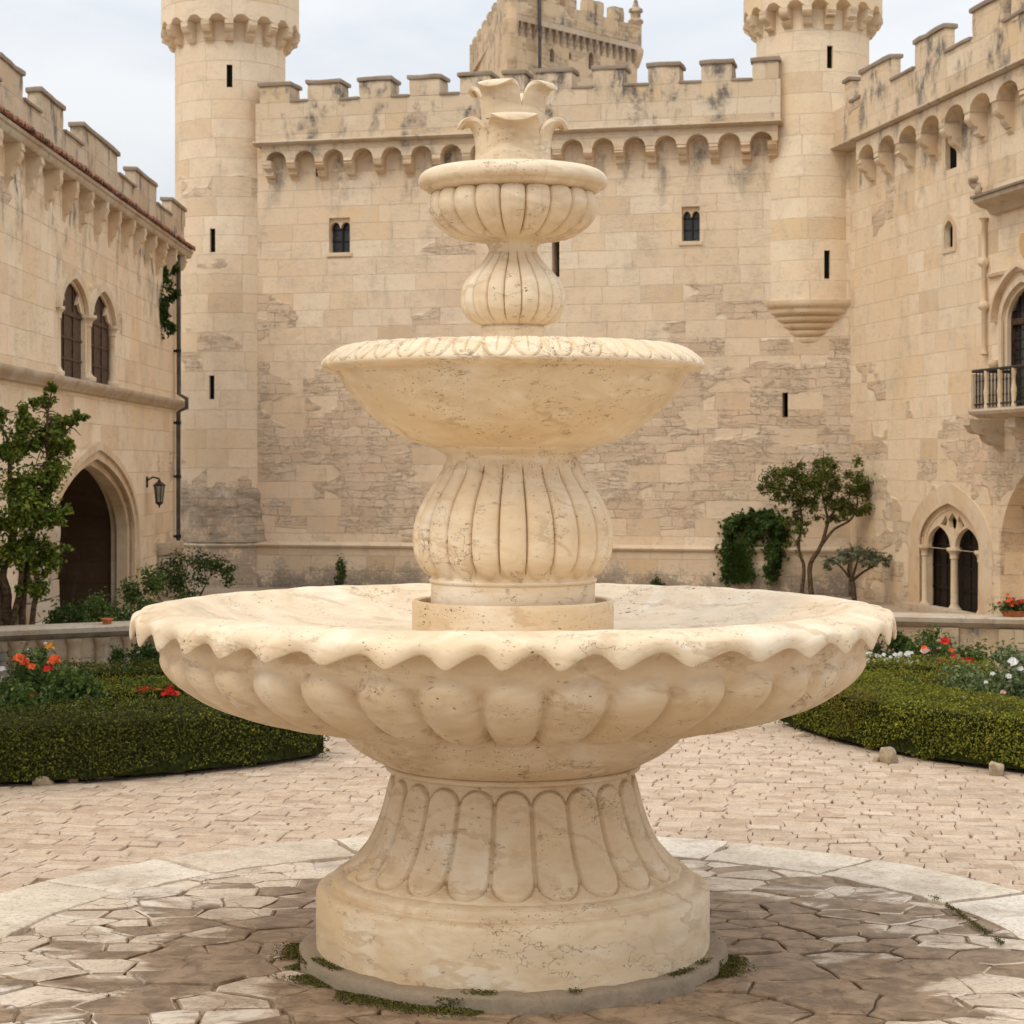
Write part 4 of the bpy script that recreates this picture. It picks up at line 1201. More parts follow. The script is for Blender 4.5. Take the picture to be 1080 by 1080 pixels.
# tracery plate: door outline minus two lights and an eye
inner = pointed(dc, dw*.97, dzs-.05, dzs-.0, (dzt-dzs)*.97, 16)
q = dw*.40
tl1 = pointed(dc-dw*.47, q*.98, dzs-.049, dzs-.02, .30, 10); tl2 = pointed(dc+dw*.47, q*.98, dzs-.049, dzs-.02, .30, 10)
ez = dzs+(dzt-dzs)*.56
eye = [(dc, ez+.14),(dc-.16,ez+.03),(dc-.13,ez-.07),(dc,ez-.16),(dc+.13,ez-.07),(dc+.16,ez+.03)]
e2 = [(dc-dw*.40,ez-.04),(dc-dw*.24,ez-.10),(dc-dw*.17,ez+.02),(dc-dw*.22,ez+.10)]
e3 = [(2*dc-x,z) for x,z in reversed(e2)]
mb = MB(); mb.ext([inner, [(x,z) for x,z in tl1], tl2, eye, e2, e3], .06, .13); mb.build('tracery', MT['carved'], rw, 35)
column(rw, MT['carved'], dc, .09, -.02, dzs-.02, .055)
for s_ in (-1,1): column(rw, MT['carved'], dc+s_*dw*.94, .06, -.02, dzs-.02, .05)
for s_ in (-1,1):
    mb = MB(); x0, x1 = sorted((dc+s_*.02*dw, dc+s_*dw*1.02)); mb.box(x0,x1,.22,.25,-.1,dzt+.1); o = mb.build('door', MT['wood2'], rw)
    mb = MB()
    for u in (.25,.5,.75): mb.box(x0+(x1-x0)*u-.012,x0+(x1-x0)*u+.012,.200,.2185,0,dzt)
    for u in (.3,.62,.93): mb.box(x0,x1,.203,.218,u-.015,u+.015)
    mb.build('door_panel', MT['wood2'], o)
mb = MB(); mb.rbox(da-.25,db+.28,-.22,.0,-.05,.05,(6,3,2),.006,3); mb.build('door_step', MT['carved_grey'], rw, 40)
# gothic window
mb = MB(); mb.box(gx0-.02,gx1+.02,.15,.18,gz0-.02,gzt+.05); o = mb.build('window', MT['glass'], rw)
mb = MB(); nb = 6
for k in range(1,nb): mb.box(gx0+(gx1-gx0)*k/nb-.008,gx0+(gx1-gx0)*k/nb+.008,.138,.1485,gz0,gzt-.02)
for k in range(1,11): mb.box(gx0,gx1,.139,.1488,gz0+(gzs-gz0)*k/9-.007,gz0+(gzs-gz0)*k/9+.007)
mb.build('glazing_bar', MT['iron'], o)
mb = MB(); mb.box(gx0,gx0+.075,.09,.146,gz0,gzs+.12); mb.box(gx1-.075,gx1,.09,.146,gz0,gzs+.12); mb.box(gcx-.035,gcx+.035,.095,.145,gz0,gzs+.3)
mb.box(gx0+.076,gx1-.076,.092,.144,gzs-.06,gzs+.02); mb.build('frame', MT['wood'], o)
for f0,f1,y0,y1 in ((1.0,.90,.03,.085),(1.14,1.0,-.03,.02),(1.38,1.30,-.10,.0)):
    band(rw, gcx, ghw, gz0 if f0 < 1.2 else gzs-.55, gzs, gzt-gzs, f0, f1, y0, y1, MT['carved'], 'window_order' if f0 < 1.2 else 'hood_mould', 1.4, 2 if f0 > 1.2 else 1)
for s_ in (-1,1):
    mb = MB(); hx = gcx+s_*ghw*1.34; mb.M = Matrix.Translation((hx,-.05,gzs-.56)); mb.lathe([(0,-.07),(.05,-.05),(.075,0),(.06,.05),(0,.06)],10); mb.build('hood_stop', MT['carved'], rw, 60)
# canopy cornice and thin shafts above it
ca0, ca1 = FR.x(1028,.3), FR.x(1145,.3); zc = 5.62
mb = MB(); mb.ext([[(0,zc-.16),(-.08,zc-.15),(-.13,zc-.08),(-.24,zc-.05),(-.32,zc),(-.33,zc+.05),(-.29,zc+.075),(0,zc+.14)]], ca0, ca1, 'x'); mb.build('canopy_cornice', MT['carved_grey'], rw, 40)
mb = MB(); mb.ext([[(0,zc+.142),(-.288,zc+.078),(-.333,zc+.054),(-.36,zc+.06),(-.365,zc+.088),(0,zc+.19)]], ca0-.02, ca1, 'x'); mb.build('canopy_cover', MT['cap'], rw, 50)
for px_ in (1037,):
    xs = FR.x(px_,.06)
    mb = MB(); mb.M = Matrix.Translation((xs,-.05,0)); z0_, z1_ = gzs-.35, zc-.16
    pf = [(0,z0_-.10),(.05,z0_-.06),(.03,z0_),(.032,z0_+.02)]
    for zz in (.33,.66): pf += [(.032,z0_+(z1_-z0_)*zz-.07),(.075,z0_+(z1_-z0_)*zz-.03),(.085,z0_+(z1_-z0_)*zz),(.06,z0_+(z1_-z0_)*zz+.05),(.032,z0_+(z1_-z0_)*zz+.08)]
    pf += [(.032,z1_-.05),(.07,z1_)]
    mb.lathe(pf,12); mb.build('shaft', MT['carved'], rw, 50)
    mb = MB(); mb.M = Matrix.Translation((xs+.02,-.17,zc+.13))
    for k in range(5):
        t = k*1.3; mb.rbox(-.07+.05*math.cos(t),.05+.05*math.cos(t),-.06+.04*math.sin(t),.05+.04*math.sin(t),.0+.05*k,.10+.05*k,(3,3,3),.035,6,k)
    mb.build('crocket', MT['carved_grey'], rw, 60)
mb = MB(); sx = FR.x(1079,.05); mb.ext([[(sx-.1,5.12),(sx+.1,5.12),(sx+.13,4.98),(sx+.1,4.86),(sx,4.78),(sx-.1,4.86),(sx-.13,4.98)]], -.05, .02); mb.build('shield', castle_stone('shield_stone',None,None,None,(1,.8,.55),2,2,None,.5,5), rw, bevel=.02)
mb = MB(); mb.ext([[(0,4.62),(-.05,4.64),(-.06,4.68),(0,4.71)]], FR.x(1041,.05), FR.x(1145,.05), 'x'); mb.build('string_course', MT['carved'], rw)
# balcony
bl = tag(FR.root('balcony'), 'stone balcony with iron railing below the gothic window at the right edge', 'balcony')
OFF = .62
b0, b1 = FR.x(1024,OFF), FR.x(1160,OFF); bz = FR.xz(1024,432,OFF)[1]
mb = MB(); mb.ext([[(0,bz-.13),(-OFF+.10,bz-.12),(-OFF+.05,bz-.085),(-OFF-.02,bz-.07),(-OFF-.04,bz-.03),(-OFF-.03,bz),(0,bz)]], b0, b1, 'x'); mb.build('slab', MT['carved_grey'], bl, 40)
rt = bz+.50
mb = MB(); mb.rbox(b0+.0,b0+.06,-OFF,-.02,bz,bz+.46,(2,8,6),.004,5); mb.build('end_panel', MT['carved_grey'], bl, 40)
mb = MB(); mb.tube([(b0,-OFF+.03,rt),(b1,-OFF+.03,rt)],.022,8); mb.tube([(b0+.03,-OFF+.03,rt),(b0+.03,-.02,rt)],.022,8); mb.build('handrail', MT['iron'], bl, 50)
mb = MB(); mb.tube([(b0,-OFF+.03,bz+.06),(b1,-OFF+.03,bz+.06)],.012,6); mb.build('bottom_rail', MT['iron'], bl, 50)
xx = b0+.11; k = 0
while xx < b1:
    mb = MB(); mb.M = Matrix.Translation((xx,-OFF+.03,bz))
    if k % 4 == 3: mb.lathe([(0,0),(.030,0),(.030,.05),(.02,.07),(.034,.16),(.038,.22),(.022,.30),(.018,.38),(.03,.42),(.03,.49),(0,.49)],12); o = mb.build('baluster', MT['carved'], bl, 50)
    else: mb.lathe([(0,.02),(.009,.02),(.009,.15),(.016,.17),(.009,.19),(.009,.34),(.016,.36),(.009,.38),(.009,.49),(0,.49)],8); o = mb.build('baluster', MT['iron'], bl, 50)
    xx += .105; k += 1
for px_ in (1041, 1092):
    xs = FR.x(px_,.2)
    corbel(bl, MT['carved_grey'], xs, .22, .50, bz-.118, .46, name='bracket')
# eaves of the right wing
mb = MB(); mb.ext([[(-.29,7.275),(-.34,7.262),(-.35,7.24),(-.32,7.215),(0,7.20),(0,7.275)]], -.25, FR.L, 'x'); mb.build('string_course', MT['carved_grey'], rw, 40)
mb = MB(); mb.ext([rect(-.18,FR.L,7.272,7.86)], -.285, -.10); mb.build('parapet', MT['righttop'], rw)
xa, xb = FR.x(903,.26), FR.L-.1
nA = int(round((xb-xa)/((FR.x(1051,.26)-FR.x(910,.26))/5.6)))
ar, wA = arcade(rw, MT['righttop'], xa, xb, nA, 7.202, 6.90, .19, -.262, .01, .20)
for k in range(nA+1):
    corbel(rw, MT['carved'], min(xa+.1+wA*k if k == 0 else xa+wA*k, xb-.1), .18, .262, 6.902, .42)
mr = [(890,897),(908,940),(965,997),(1025,1058),(1092,1150)]
for i,(p,q) in enumerate(mr):
    a, b = FR.x(p,.28), FR.x(q,.28)
    sl_ = ((a+b)/2, 8.02, .06, .14) if i == 1 else None
    merlon(rw, MT['righttop'], MT['cap'], a, b, -.28, -.13, 7.858, 8.22, .06, .035, sl_)
for i in range(len(mr)-1):
    a, b = FR.x(mr[i][1],.28), FR.x(mr[i+1][0],.28)
    mb = MB(); mb.rbox(a-.006,b+.006,-.32,-.08,7.856,7.90,(4,3,2),.010,4,i); mb.build('coping', MT['cap'], rw, 45)
xs = FR.x(1072,.28)
mb = MB(); mb.rbox(xs-.12,xs+.12,-.30,-.06,7.80,8.9,(3,3,8),.012,3,2); mb.build('pinnacle', MT['righttop'], rw, 45)

# ---------------------------------------------------------------- distant keep
K0, K1, K2 = at(540,0,57), at(672,0,61.3), at(499,0,66)
MT['keep'] = castle_stone('keep_masonry', None, (-5,40,.55), 15.2, (.86,.80,.72), .8, .38, None, .9, 53)
FK = Frame(K0, K1); FK2 = Frame(K2, K0)
kp = tag(FK.root('keep_tower'), 'big square battlemented keep rising behind the curtain wall', 'tower')
inv = Matrix.Rotation(-FK.th,4,'Z') @ Matrix.Translation((-FK.o.x,-FK.o.y,0))
k2 = inv @ Vector((K2.x,K2.y,0))
kx = FK.L
hs, ks = [], []
for (x0,y0,x1,y1) in ((580,50,584.5,66),(600,54,603,63),(621,54,626,74)):
    a, zt = FK.xz(x0,y0); b, zb = FK.xz(x1,y1); ks.append((a,b,zb,zt)); hs.append(pointed((a+b)/2,(b-a)/2,zb,zt-.15,.15,5))
zk = 14.95
mb = MB(); mb.ext([rect(.0,kx,-.3,zk)]+hs, 0, .35); mb.build('wall', MT['keep'], kp)
plan = [(k2.x,k2.y),(0,.02),(.0,.36),(kx,.36),(k2.x+kx,k2.y)]
mb = MB(); mb.ext([[(k2.x,k2.y),(.02,.353),(kx,.353),(k2.x+kx,k2.y)]], -.3, zk, 'z'); mb.build('wall', MT['keep'], kp)
for a,b,zb,zt in ks:
    mb = MB(); mb.box(a-.02,b+.02,.18,.22,zb-.05,zt+.05); mb.build('window', MT['void'], kp)
mb = MB(); mb.box(.02,kx-.02,-.12,-.002,zk-.12,zk+.06); mb.build('string_course', MT['carved_grey'], kp)
nK = 18
for k in range(nK):
    x = .3+(kx-.5)*k/(nK-1); mb = MB(); mb.ext([corbel_yz(.12,zk-.12,.42)], x-.05, x+.05, 'x'); mb.build('corbel', MT['cap'], kp)
mb = MB(); mb.box(-.1,kx+.02,-.13,.2,zk+.062,zk+.62); mb.build('parapet', MT['keep'], kp)
for (p,q) in ((548,560),(577,591),(596,609),(620,628),(629,637),(648,659)):
    a, b = FK.x(p,.13), FK.x(q,.13); h = .52 if p < 600 else .44
    mb = MB(); mb.rbox(a,b,-.125,.19,zk+.61,zk+.62+h,(3,3,3),.03,2,p); mb.build('merlon', MT['keep'], kp, 45)
# left flank battlements and corner shafts
L2 = (Vector((k2.x,k2.y))).length; dv = Vector((k2.x,k2.y)).normalized(); nv = Vector((-abs(dv.y),dv.x*1)) if False else Vector((dv.y,-dv.x))
if nv.x > 0: nv = -nv
def flank(t0, t1, o0, o1, z0, z1, name):
    q = [dv*t0+nv*o0, dv*t1+nv*o0, dv*t1+nv*o1, dv*t0+nv*o1]
    mb = MB(); mb.ext([[tuple(p) for p in q]], z0, z1, 'z'); return mb.build(name, MT['keep'], kp)
flank(.2,L2,.12,-.2,zk+.0,zk+.56,'parapet')
t = .55
while t < L2: flank(t,min(L2,t+.62),.12,-.2,zk+.558,zk+1.05,'merlon'); t += 1.2
for (x,y,r,zt) in ((.0,.0,.17,zk+.75),(kx,.06,.20,zk+1.05)):
    mb = MB(); mb.M = Matrix.Translation((x,y,0))
    mb.lathe([(0,zk-2.6 if x == 0 else zk-.75),(r*.6,zk-2.5 if x == 0 else zk-.6),(r*1.15,zk-.25),(r*1.25,zk-.1),(r*.95,zk),(r*.95,zk+.7),(r*1.2,zk+.75),(r*1.2,zk+.82),(r*.8,zk+.88),(r*.8,zt-.0),(r*1.15,zt+.04),(r*1.1,zt+.12),(r*.5,zt+.2),(r*.35,zt+.36),(0,zt+.5)],14); mb.build('pinnacle', MT['keep'], kp, 45)
mb = MB(); x = FK.x(568,.15); mb.tube([(x,-.2,9),(x,-.2,zk+1.1)],.05,8); mb.build('drainpipe', MT['lead'], kp, 60)
mb = MB(); x = FK.x(570,.15); mb.rbox(x-.11,x+.16,-.16,.1,zk+.6,zk+1.5,(3,3,6),.04,3,1); mb.build('chimney', MT['keep'], kp, 45)

# ---------------------------------------------------------------- low terrace walls
def terrace(a, b, label, n, seed):
    F = Frame(a, b); t = tag(F.root('terrace_wall'), label, 'low wall')
    mb = MB(); mb.ext([rect(0,F.L,-.1,.42)], 0, .26); mb.build('wall', MT['terrace'], t)
    mb = MB(); mb.ext([[(0,.40),(-.02,.405),(-.05,.44),(-.075,.455),(-.08,.50),(-.06,.517),(.34,.52),(.35,.44),(.262,.42),(.262,.40)]], -.02, F.L+.02, 'x'); mb.build('coping', MT['coping'], t, 40)
    mb = MB(); mb.ext([[(0,-.1),(-.06,-.1),(-.06,.05),(-.03,.075),(0,.085)]], 0, F.L, 'x'); mb.build('plinth_course', MT['terrace'], t, 40)
    for k in range(n):
        x = F.L*(k+.5)/n; hw = .085
        mb = MB(); mb.M = Matrix.Translation((x,-.004,0))
        mb.lathe([(hw,.06),(hw*1.05,.09),(hw*.85,.12),(hw*.8,.33),(hw*1.0,.36),(hw*1.05,.398)],14); mb.build('pilaster', MT['terrace'], t, 50)
    return F, t
TLf, tlw = terrace(at(-60,0,18.9), at(262,0,20.4), 'mossy low stone wall with half columns in front of the left gateway', 11, 1)
TRf, trw = terrace(at(838,0,21.3), at(1180,0,20.3), 'streaked grey low stone wall in front of the right doorway', 0, 2)
for k in range(5):
    x = TRf.L*(k+.4)/5
    mb = MB(); mb.rbox(x-.13,x+.13,-.045,.0,.06,.399,(3,2,4),.006,4,k); mb.build('pilaster', MT['terrace'], trw, 45)

# ================================================================== PLANTS
MT['hedge'] = leafmat('box_leaf_shade', (.026,.032,.004), (.165,.175,.018), (.30,.29,.035), .15, .6, (.060,.055,.007))  # darker than the warm leaf: shade on the left hedges put into colour
MT['hedge_warm'] = leafmat('box_leaf_warm', (.075,.085,.008), (.33,.33,.030), (.52,.46,.05), .22, .6, (.17,.12,.018))
MT['core'] = simple('hedge_core', (.026,.030,.008), .95, .05, 0, .5, 30)
MT['leaf'] = leafmat('shrub_leaf', (.045,.080,.016), (.152,.216,.045), (.272,.320,.080), .25)
MT['leaf_pale'] = leafmat('pale_leaf', (.080,.120,.045), (.240,.288,.120), (.352,.400,.192), .25)
MT['leaf_dark'] = leafmat('dark_leaf', (.022,.048,.010), (.088,.136,.022), (.144,.192,.032), .2)
MT['leaf_tree'] = leafmat('tree_leaf', (.065,.085,.018), (.20,.22,.045), (.32,.32,.08), .3)
MT['leaf_olive'] = leafmat('olive_leaf', (.088,.104,.058), (.240,.256,.152), (.352,.352,.224), .2)
MT['leaf_left'] = leafmat('broad_leaf', (.060,.098,.012), (.24,.29,.040), (.48,.47,.08), .3)
MT['red'] = leafmat('red_petal', (.45,.012,.010), (.70,.045,.025), None, .2)
MT['orange'] = leafmat('orange_petal', (.70,.09,.02), (.85,.19,.05), None, .2)
MT['rust'] = leafmat('rust_petal', (.42,.15,.03), (.62,.28,.06), None, .2)
MT['white'] = leafmat('white_petal', (.62,.60,.54), (.80,.79,.75), None, .2)
MT['yellow'] = leafmat('yellow_petal', (.75,.33,.03), (.85,.48,.06), None, .2)
MT['pink'] = leafmat('pink_petal', (.60,.33,.28), (.75,.50,.44), None, .2)

def offset_line(line, d):
    o = []
    for i, p in enumerate(line):
        a, b = line[max(i-1,0)], line[min(i+1,len(line)-1)]; t = (b-a).normalized()
        o.append(p+Vector((-t.y,t.x))*d)
    return o

def hedge(label, front, width, h, mat, leaf=.022, dens=1.0, gaps=True, seed=0.0, group=None):
    """clipped box hedge: dark inner twig mass and thousands of leaves; front = ground line of its near face, left to right"""
    line = [Vector((p.x,p.y)) for p in front]
    fine = []
    for i in range(len(line)-1):
        k = max(1,int((line[i+1]-line[i]).length/.12))
        fine += [line[i].lerp(line[i+1],j/k) for j in range(k)]
    fine.append(line[-1])
    back = offset_line(fine, width)
    mb = MB(); mb.cur = 1
    fi, bi = offset_line(fine,.035), offset_line(fine,width-.035)
    n = len(fine); vs, fs = [], []
    for i in range(n):
        e = .03
        vs += [(fi[i].x,fi[i].y,.03),(fi[i].x,fi[i].y,h-.045),(bi[i].x,bi[i].y,h-.045),(bi[i].x,bi[i].y,.03)]
    for i in range(n-1):
        for k in range(4): fs.append((i*4+k,(i+1)*4+k,(i+1)*4+(k+1)%4,i*4+(k+1)%4))
    fs += [(0,1,2,3),((n-1)*4+3,(n-1)*4+2,(n-1)*4+1,(n-1)*4)]
    mb.add(vs, fs)
    mb.cur = 0
    P, Nn = [], []
    lens = [(fine[i+1]-fine[i]).length for i in range(n-1)]; tot = sum(lens)
    cum = np.cumsum([0]+lens)
    def pos(t):
        i = min(int(np.searchsorted(cum,t,'right'))-1,n-2); f = (t-cum[i])/lens[i]
        return fine[i].lerp(fine[i+1],f), back[i].lerp(back[i+1],f)
    def put(p, z, nn, jit=.018):
        q = Vector((p.x,p.y,z)); b = fbm(q*3.6+Vector((seed,0,0)),1,3)*.040
        d = Vector(nn).normalized()
        q += d*(b+random.gauss(0,jit)); P.append(tuple(q)); r = RNG.normal(size=3)*.55; Nn.append((d.x+r[0],d.y+r[1],d.z+.35+r[2]))
    ns = int(tot*h/(leaf*leaf)*2.7*dens); ntp = int(tot*width/(leaf*leaf)*1.8*dens)
    for _ in range(ns):
        t = random.random()*tot; f, b = pos(t); z = h*random.random()
        if gaps and z < .05*(1+2.2*noise.noise(Vector((t*2.6,seed,0)))) : continue
        if gaps and fbm(Vector((t*3.1,z*4.5,seed)),1,3) < -.60+.32*sm(.22,.04,z): continue
        nn = (f-b).normalized(); hh = h+.012*noise.noise(Vector((t*3,seed,5)))
        put(f, min(z,hh), (nn.x,nn.y,.1))
        if random.random() < .35: put(b, z, (-nn.x,-nn.y,.1))
    for _ in range(ntp):
        t = random.random()*tot; f, b = pos(t); w_ = random.random(); p = f.lerp(b,w_)
        put(p, h+.018*noise.noise(Vector((p.x*3,p.y*3,seed))), (0,0,1), .014)
    for e in (0,1):
        f, b = (fine[0],back[0]) if e == 0 else (fine[-1],back[-1])
        dn = (fine[0]-fine[1]).normalized() if e == 0 else (fine[-1]-fine[-2]).normalized()
        for _ in range(int(width*h/(leaf*leaf)*2.0*dens)):
            p = f.lerp(b,random.random()); put(p, h*random.random(), (dn.x,dn.y,.1))
    mb.leaves(P, Nn, leaf)
    o = mb.build('box_hedge', [mat, MT['core']], recalc=False)
    return tag(o, label, 'hedge', group or 'clipped box hedges around the flower beds')

def ground_line(pts): return [gnd(a,b) for a,b in pts]

def bed(name, pts, z):
    p = [gnd(a,b) for a,b in pts]; o = sheet(name, [(q.x,q.y) for q in p], z, MT['soil'])
bed('garden_soil', [(-260,860),(0,826),(200,812),(338,797),(330,735),(255,714),(-260,720)], .012)
bed('garden_soil', [(833,765),(900,786),(1000,804),(1330,842),(1330,712),(850,710)], .012)

# left beds
hedge('long dark clipped hedge in front of the left flower bed', ground_line([(-180,848),(-60,838),(0,831),(100,826),(200,818),(290,808),(345,799)]), .82, .43, MT['hedge'], .021, 1.0, True, 1)
hedge('low middle hedge strip beside the red flowers in the left bed', [at(20,0,15.3),at(90,0,15.5),at(150,0,15.7),at(230,0,16.0)],   .7, .35, MT['hedge_warm'], .022, .8, False, 5)
hedge('low back hedge right under the mossy half column wall on the left', [at(40,0,17.4),at(120,0,17.6),at(250,0,17.9)], .5, .30, MT['hedge'], .024, .9, False, 9)
# right beds
hedge('long bright green clipped hedge in front of the right flower bed', ground_line([(818,764),(840,771),(860,778),(900,789),(950,799),(1000,807),(1060,815),(1140,824),(1240,834)]), .85, .40, MT['hedge_warm'], .021, 1.0, True, 13)
hedge('middle hedge strip beside the rust coloured flowers in the right bed', [at(905,0,16.6),at(960,0,16.5),at(1050,0,16.2)], .55, .335, MT['hedge_warm'], .023, .8, False, 17)
hedge('straight dark back hedge below the streaked grey wall on the right', [at(880,0,18.3),at(950,0,18.2),at(1042,0,17.9)], .45, .29, MT['hedge_warm'], .024, .9, False, 21)

def flower(parent, p, r, mat, n=16, up=(0,0,1), name='flower'):
    mb = MB(); P, Nn = [], []
    for k in range(n):
        a = k*2.4; q = math.sqrt((k+.5)/n)
        d = Vector((math.cos(a)*q, math.sin(a)*q, .25+.75*(1-q)))
        P.append(tuple(Vector(p)+d*r*.7)); Nn.append(tuple(d))
    mb.leaves(P, Nn, r*1.15, .85, .1)
    return mb.build(name, mat, parent, recalc=False)

def shrub(name, label, cat, c, rx, ry, rz, n, leaf, mat, stems=5, flowers=(), clumps=14, group=None, seed=1, up=.35, zc=None, spread=.30):
    """leafy bush: stems from the ground, leaves in uneven clumps, flowers as parts"""
    rs = random.Random(seed)
    root = tag(empty(name, tuple(c)), label, cat, group)
    C_ = []
    for k in range(clumps):
        while True:
            q = Vector((rs.uniform(-1,1),rs.uniform(-1,1),rs.uniform(-1,1)))
            if .15 < q.length < 1: break
        z = rz*(1+.92*q.z)
        C_.append((Vector((q.x*rx,q.y*ry,z)), rs.uniform(.6,1.2)))
    mb = MB()
    for k in range(stems):
        t = rs.choice(C_)[0]; b = Vector((rs.gauss(0,rx*.12),rs.gauss(0,ry*.12),-.02)); m_ = b.lerp(t,.55)+Vector((rs.gauss(0,rx*.1),0,rz*.1))
        mb.tube([b,m_,t],[.010+.004*rz,.007,.003],5)
    mb.build('stem', MT['bark'], root, 60)
    P, Nn = [], []
    w_ = np.array([s for _,s in C_]); w_ = w_/w_.sum()
    for k in RNG.choice(len(C_), n, p=w_):
        cc, s = C_[k]; g = RNG.normal(size=3); g /= max(.3,np.linalg.norm(g)); rr = abs(RNG.normal(.75,.3))*s*spread
        p = np.array(cc)+g*rr*np.array([rx,ry,rz*1.1])*1.25
        if p[2] < .01: continue
        P.append(p); Nn.append(g+RNG.normal(size=3)*.6+np.array([0,0,up]))
    mb = MB(); mb.leaves(P, Nn, leaf, .5); mb.build('foliage', mat, root, recalc=False)
    for (fx,fy,fz,fr,fm) in flowers: flower(root, (fx,fy,fz), fr, fm)
    return root

def rel(c, px, py, dy=0.0):
    """offset from c of the point seen at px,py standing dy metres nearer"""
    q = at(px,py,c.y+D0-dy); return (q.x-c.x, q.y-c.y, q.z-c.z)

# left bed plants
c = at(22,0,14.6); c.z = 0
fl = [(*rel(c,x,y,d),r,m) for x,y,d,r,m in ((20,696,.25,.055,'orange'),(25,699,.2,.045,'orange'),(33,704,.25,.04,'orange'),(57,698,.2,.06,'orange'),(51,706,.22,.045,'red'),(34,733,.3,.04,'red'),(3,706,.2,.03,'white'),(28,697,.1,.025,'white'),(80,745,.3,.03,'white'))]
shrub('geranium', 'bushy green geranium with orange flower heads behind the dark front hedge on the left', 'flowering plant', c, .50, .42, .34, 4600, .052, MT['leaf'], 8, [(a,b,z,r,MT[m]) for a,b,z,r,m in fl], 20, seed=3)
c = at(80,0,14.9); c.z = 0
shrub('pale_shrub', 'low pale green bedding plant with tiny white flowers behind the left front hedge', 'plant', c, .34, .25, .13, 1500, .038, MT['leaf_pale'], 4, [(*rel(c,x,y,.2),.022,MT['white']) for x,y in ((70,736),(82,747),(108,748),(124,745),(116,750))]+[(*rel(c,82,744,.25),.05,MT['terracotta'])], 12, seed=5)
c = at(42,0,17.0); c.z = 0
shrub('rose_bush', 'upright dark rose bush with one yellow bloom against the mossy left wall', 'plant', c, .20, .16, .26, 1700, .040, MT['leaf'], 6, [(*rel(c,52,683,.12),.05,MT['yellow']),(*rel(c,31,686,.12),.025,MT['white']),(*rel(c,48,679,.1),.02,MT['white'])], 12, seed=7)
c = at(153,0,18.7); c.z = 0
shrub('white_rose', 'dark leafy shrub with tiny white blooms at the right end of the mossy wall', 'plant', c, .30, .18, .27, 2400, .042, MT['leaf_dark'], 5, [(*rel(c,157,692,.12),.022,MT['white']),(*rel(c,146,688,.12),.018,MT['white'])], 14, seed=9)
c = at(165,0,15.9); c.z = .23
fl = [(*rel(c,rs,random.uniform(727,733),random.uniform(-.05,.15)),random.uniform(.03,.05),MT['red'] if random.random() < .75 else MT['orange']) for rs in np.linspace(142,186,15)]
shrub('begonia', 'row of small red bedding flowers along the top of the middle left hedge', 'flowering plant', c, .32, .16, .08, 500, .03, MT['leaf'], 4, fl, 10, seed=11)
c = at(82,0,16.4); c.z = 0
shrub('yellow_shrub', 'small yellow green bush between the left back and middle hedges', 'plant', c, .16, .13, .16, 600, .034, MT['leaf_pale'], 4, (), 9, seed=13)

# right bed plants
c = at(1060,0,15.4); c.z = 0
fl = [(*rel(c,x,y,.25),r,MT[m]) for x,y,r,m in ((1068,699,.05,'white'),(1064,714,.03,'white'),(1047,711,.025,'white'),(1058,731,.03,'pink'),(1076,706,.03,'white'),(1040,720,.02,'white'))]
shrub('white_rose', 'light green rose bush with white and pink blooms at the right edge behind the hedge', 'flowering plant', c, .45, .35, .33, 3600, .046, MT['leaf_pale'], 7, fl, 18, seed=15)
c = at(1040,0,14.9); c.z = 0
shrub('yellow_shrub', 'bright green spreading plant just behind the top of the right front hedge', 'plant', c, .45, .25, .20, 1900, .036, MT['leaf'], 5, [(*rel(c,x,y,.2),.02,MT['white']) for x,y in ((1005,737),(1018,736),(1062,745))], 12, seed=16)
c = at(995,0,19.2); c.z = 0
fl = [(*rel(c,x,y,.25),r,MT[m]) for x,y,r,m in ((997,678,.065,'red'),(1007,694,.06,'red'),(1014,698,.055,'red'),(1022,698,.055,'red'),(994,699,.065,'red'),(976,687,.055,'pink'),(975,684,.04,'orange'),(1012,704,.03,'white'),(1018,705,.03,'white'),(1003,686,.03,'orange'))]
shrub('rose_bush', 'red rose bush in bloom against the streaked grey wall on the right', 'flowering plant', c, .40, .25, .26, 2600, .042, MT['leaf'], 7, fl, 16, seed=17)
c = at(937,0,19.0); c.z = 0
P_ = [(*rel(c,random.uniform(915,962),random.uniform(689,699),.15),random.uniform(.022,.035),MT['white']) for _ in range(30)]
shrub('white_flowers', 'mound of small white bedding flowers behind the right back hedge', 'flowering plant', c, .45, .22, .15, 2200, .034, MT['leaf_dark'], 5, P_, 14, seed=19)
c = at(970,0,18.9); c.z = 0
shrub('pale_shrub', 'grey green bedding plant between the white flowers and the red rose bush', 'plant', c, .25, .2, .15, 1200, .034, MT['leaf_pale'], 4, [(*rel(c,x,y,.15),.022,MT['white']) for x,y in ((955,700),(968,698),(974,703))], 10, seed=20)
c = at(929,0,20.6); c.z = .02
shrub('dark_shrub', 'dark green shrub against the left end of the streaked grey wall', 'plant', c, .26, .14, .22, 1400, .04, MT['leaf_dark'], 4, (), 12, seed=21)
c = at(952,0,16.35); c.z = .26
fl = [(*rel(c,x,random.uniform(728,736),random.uniform(0,.15)),random.uniform(.026,.04),MT['rust'] if random.random() < .6 else MT['orange']) for x in np.linspace(935,968,16)]
shrub('begonia', 'patch of rust orange bedding flowers on the right hedge', 'flowering plant', c, .16, .12, .06, 300, .03, MT['leaf'], 4, fl, 8, seed=23)

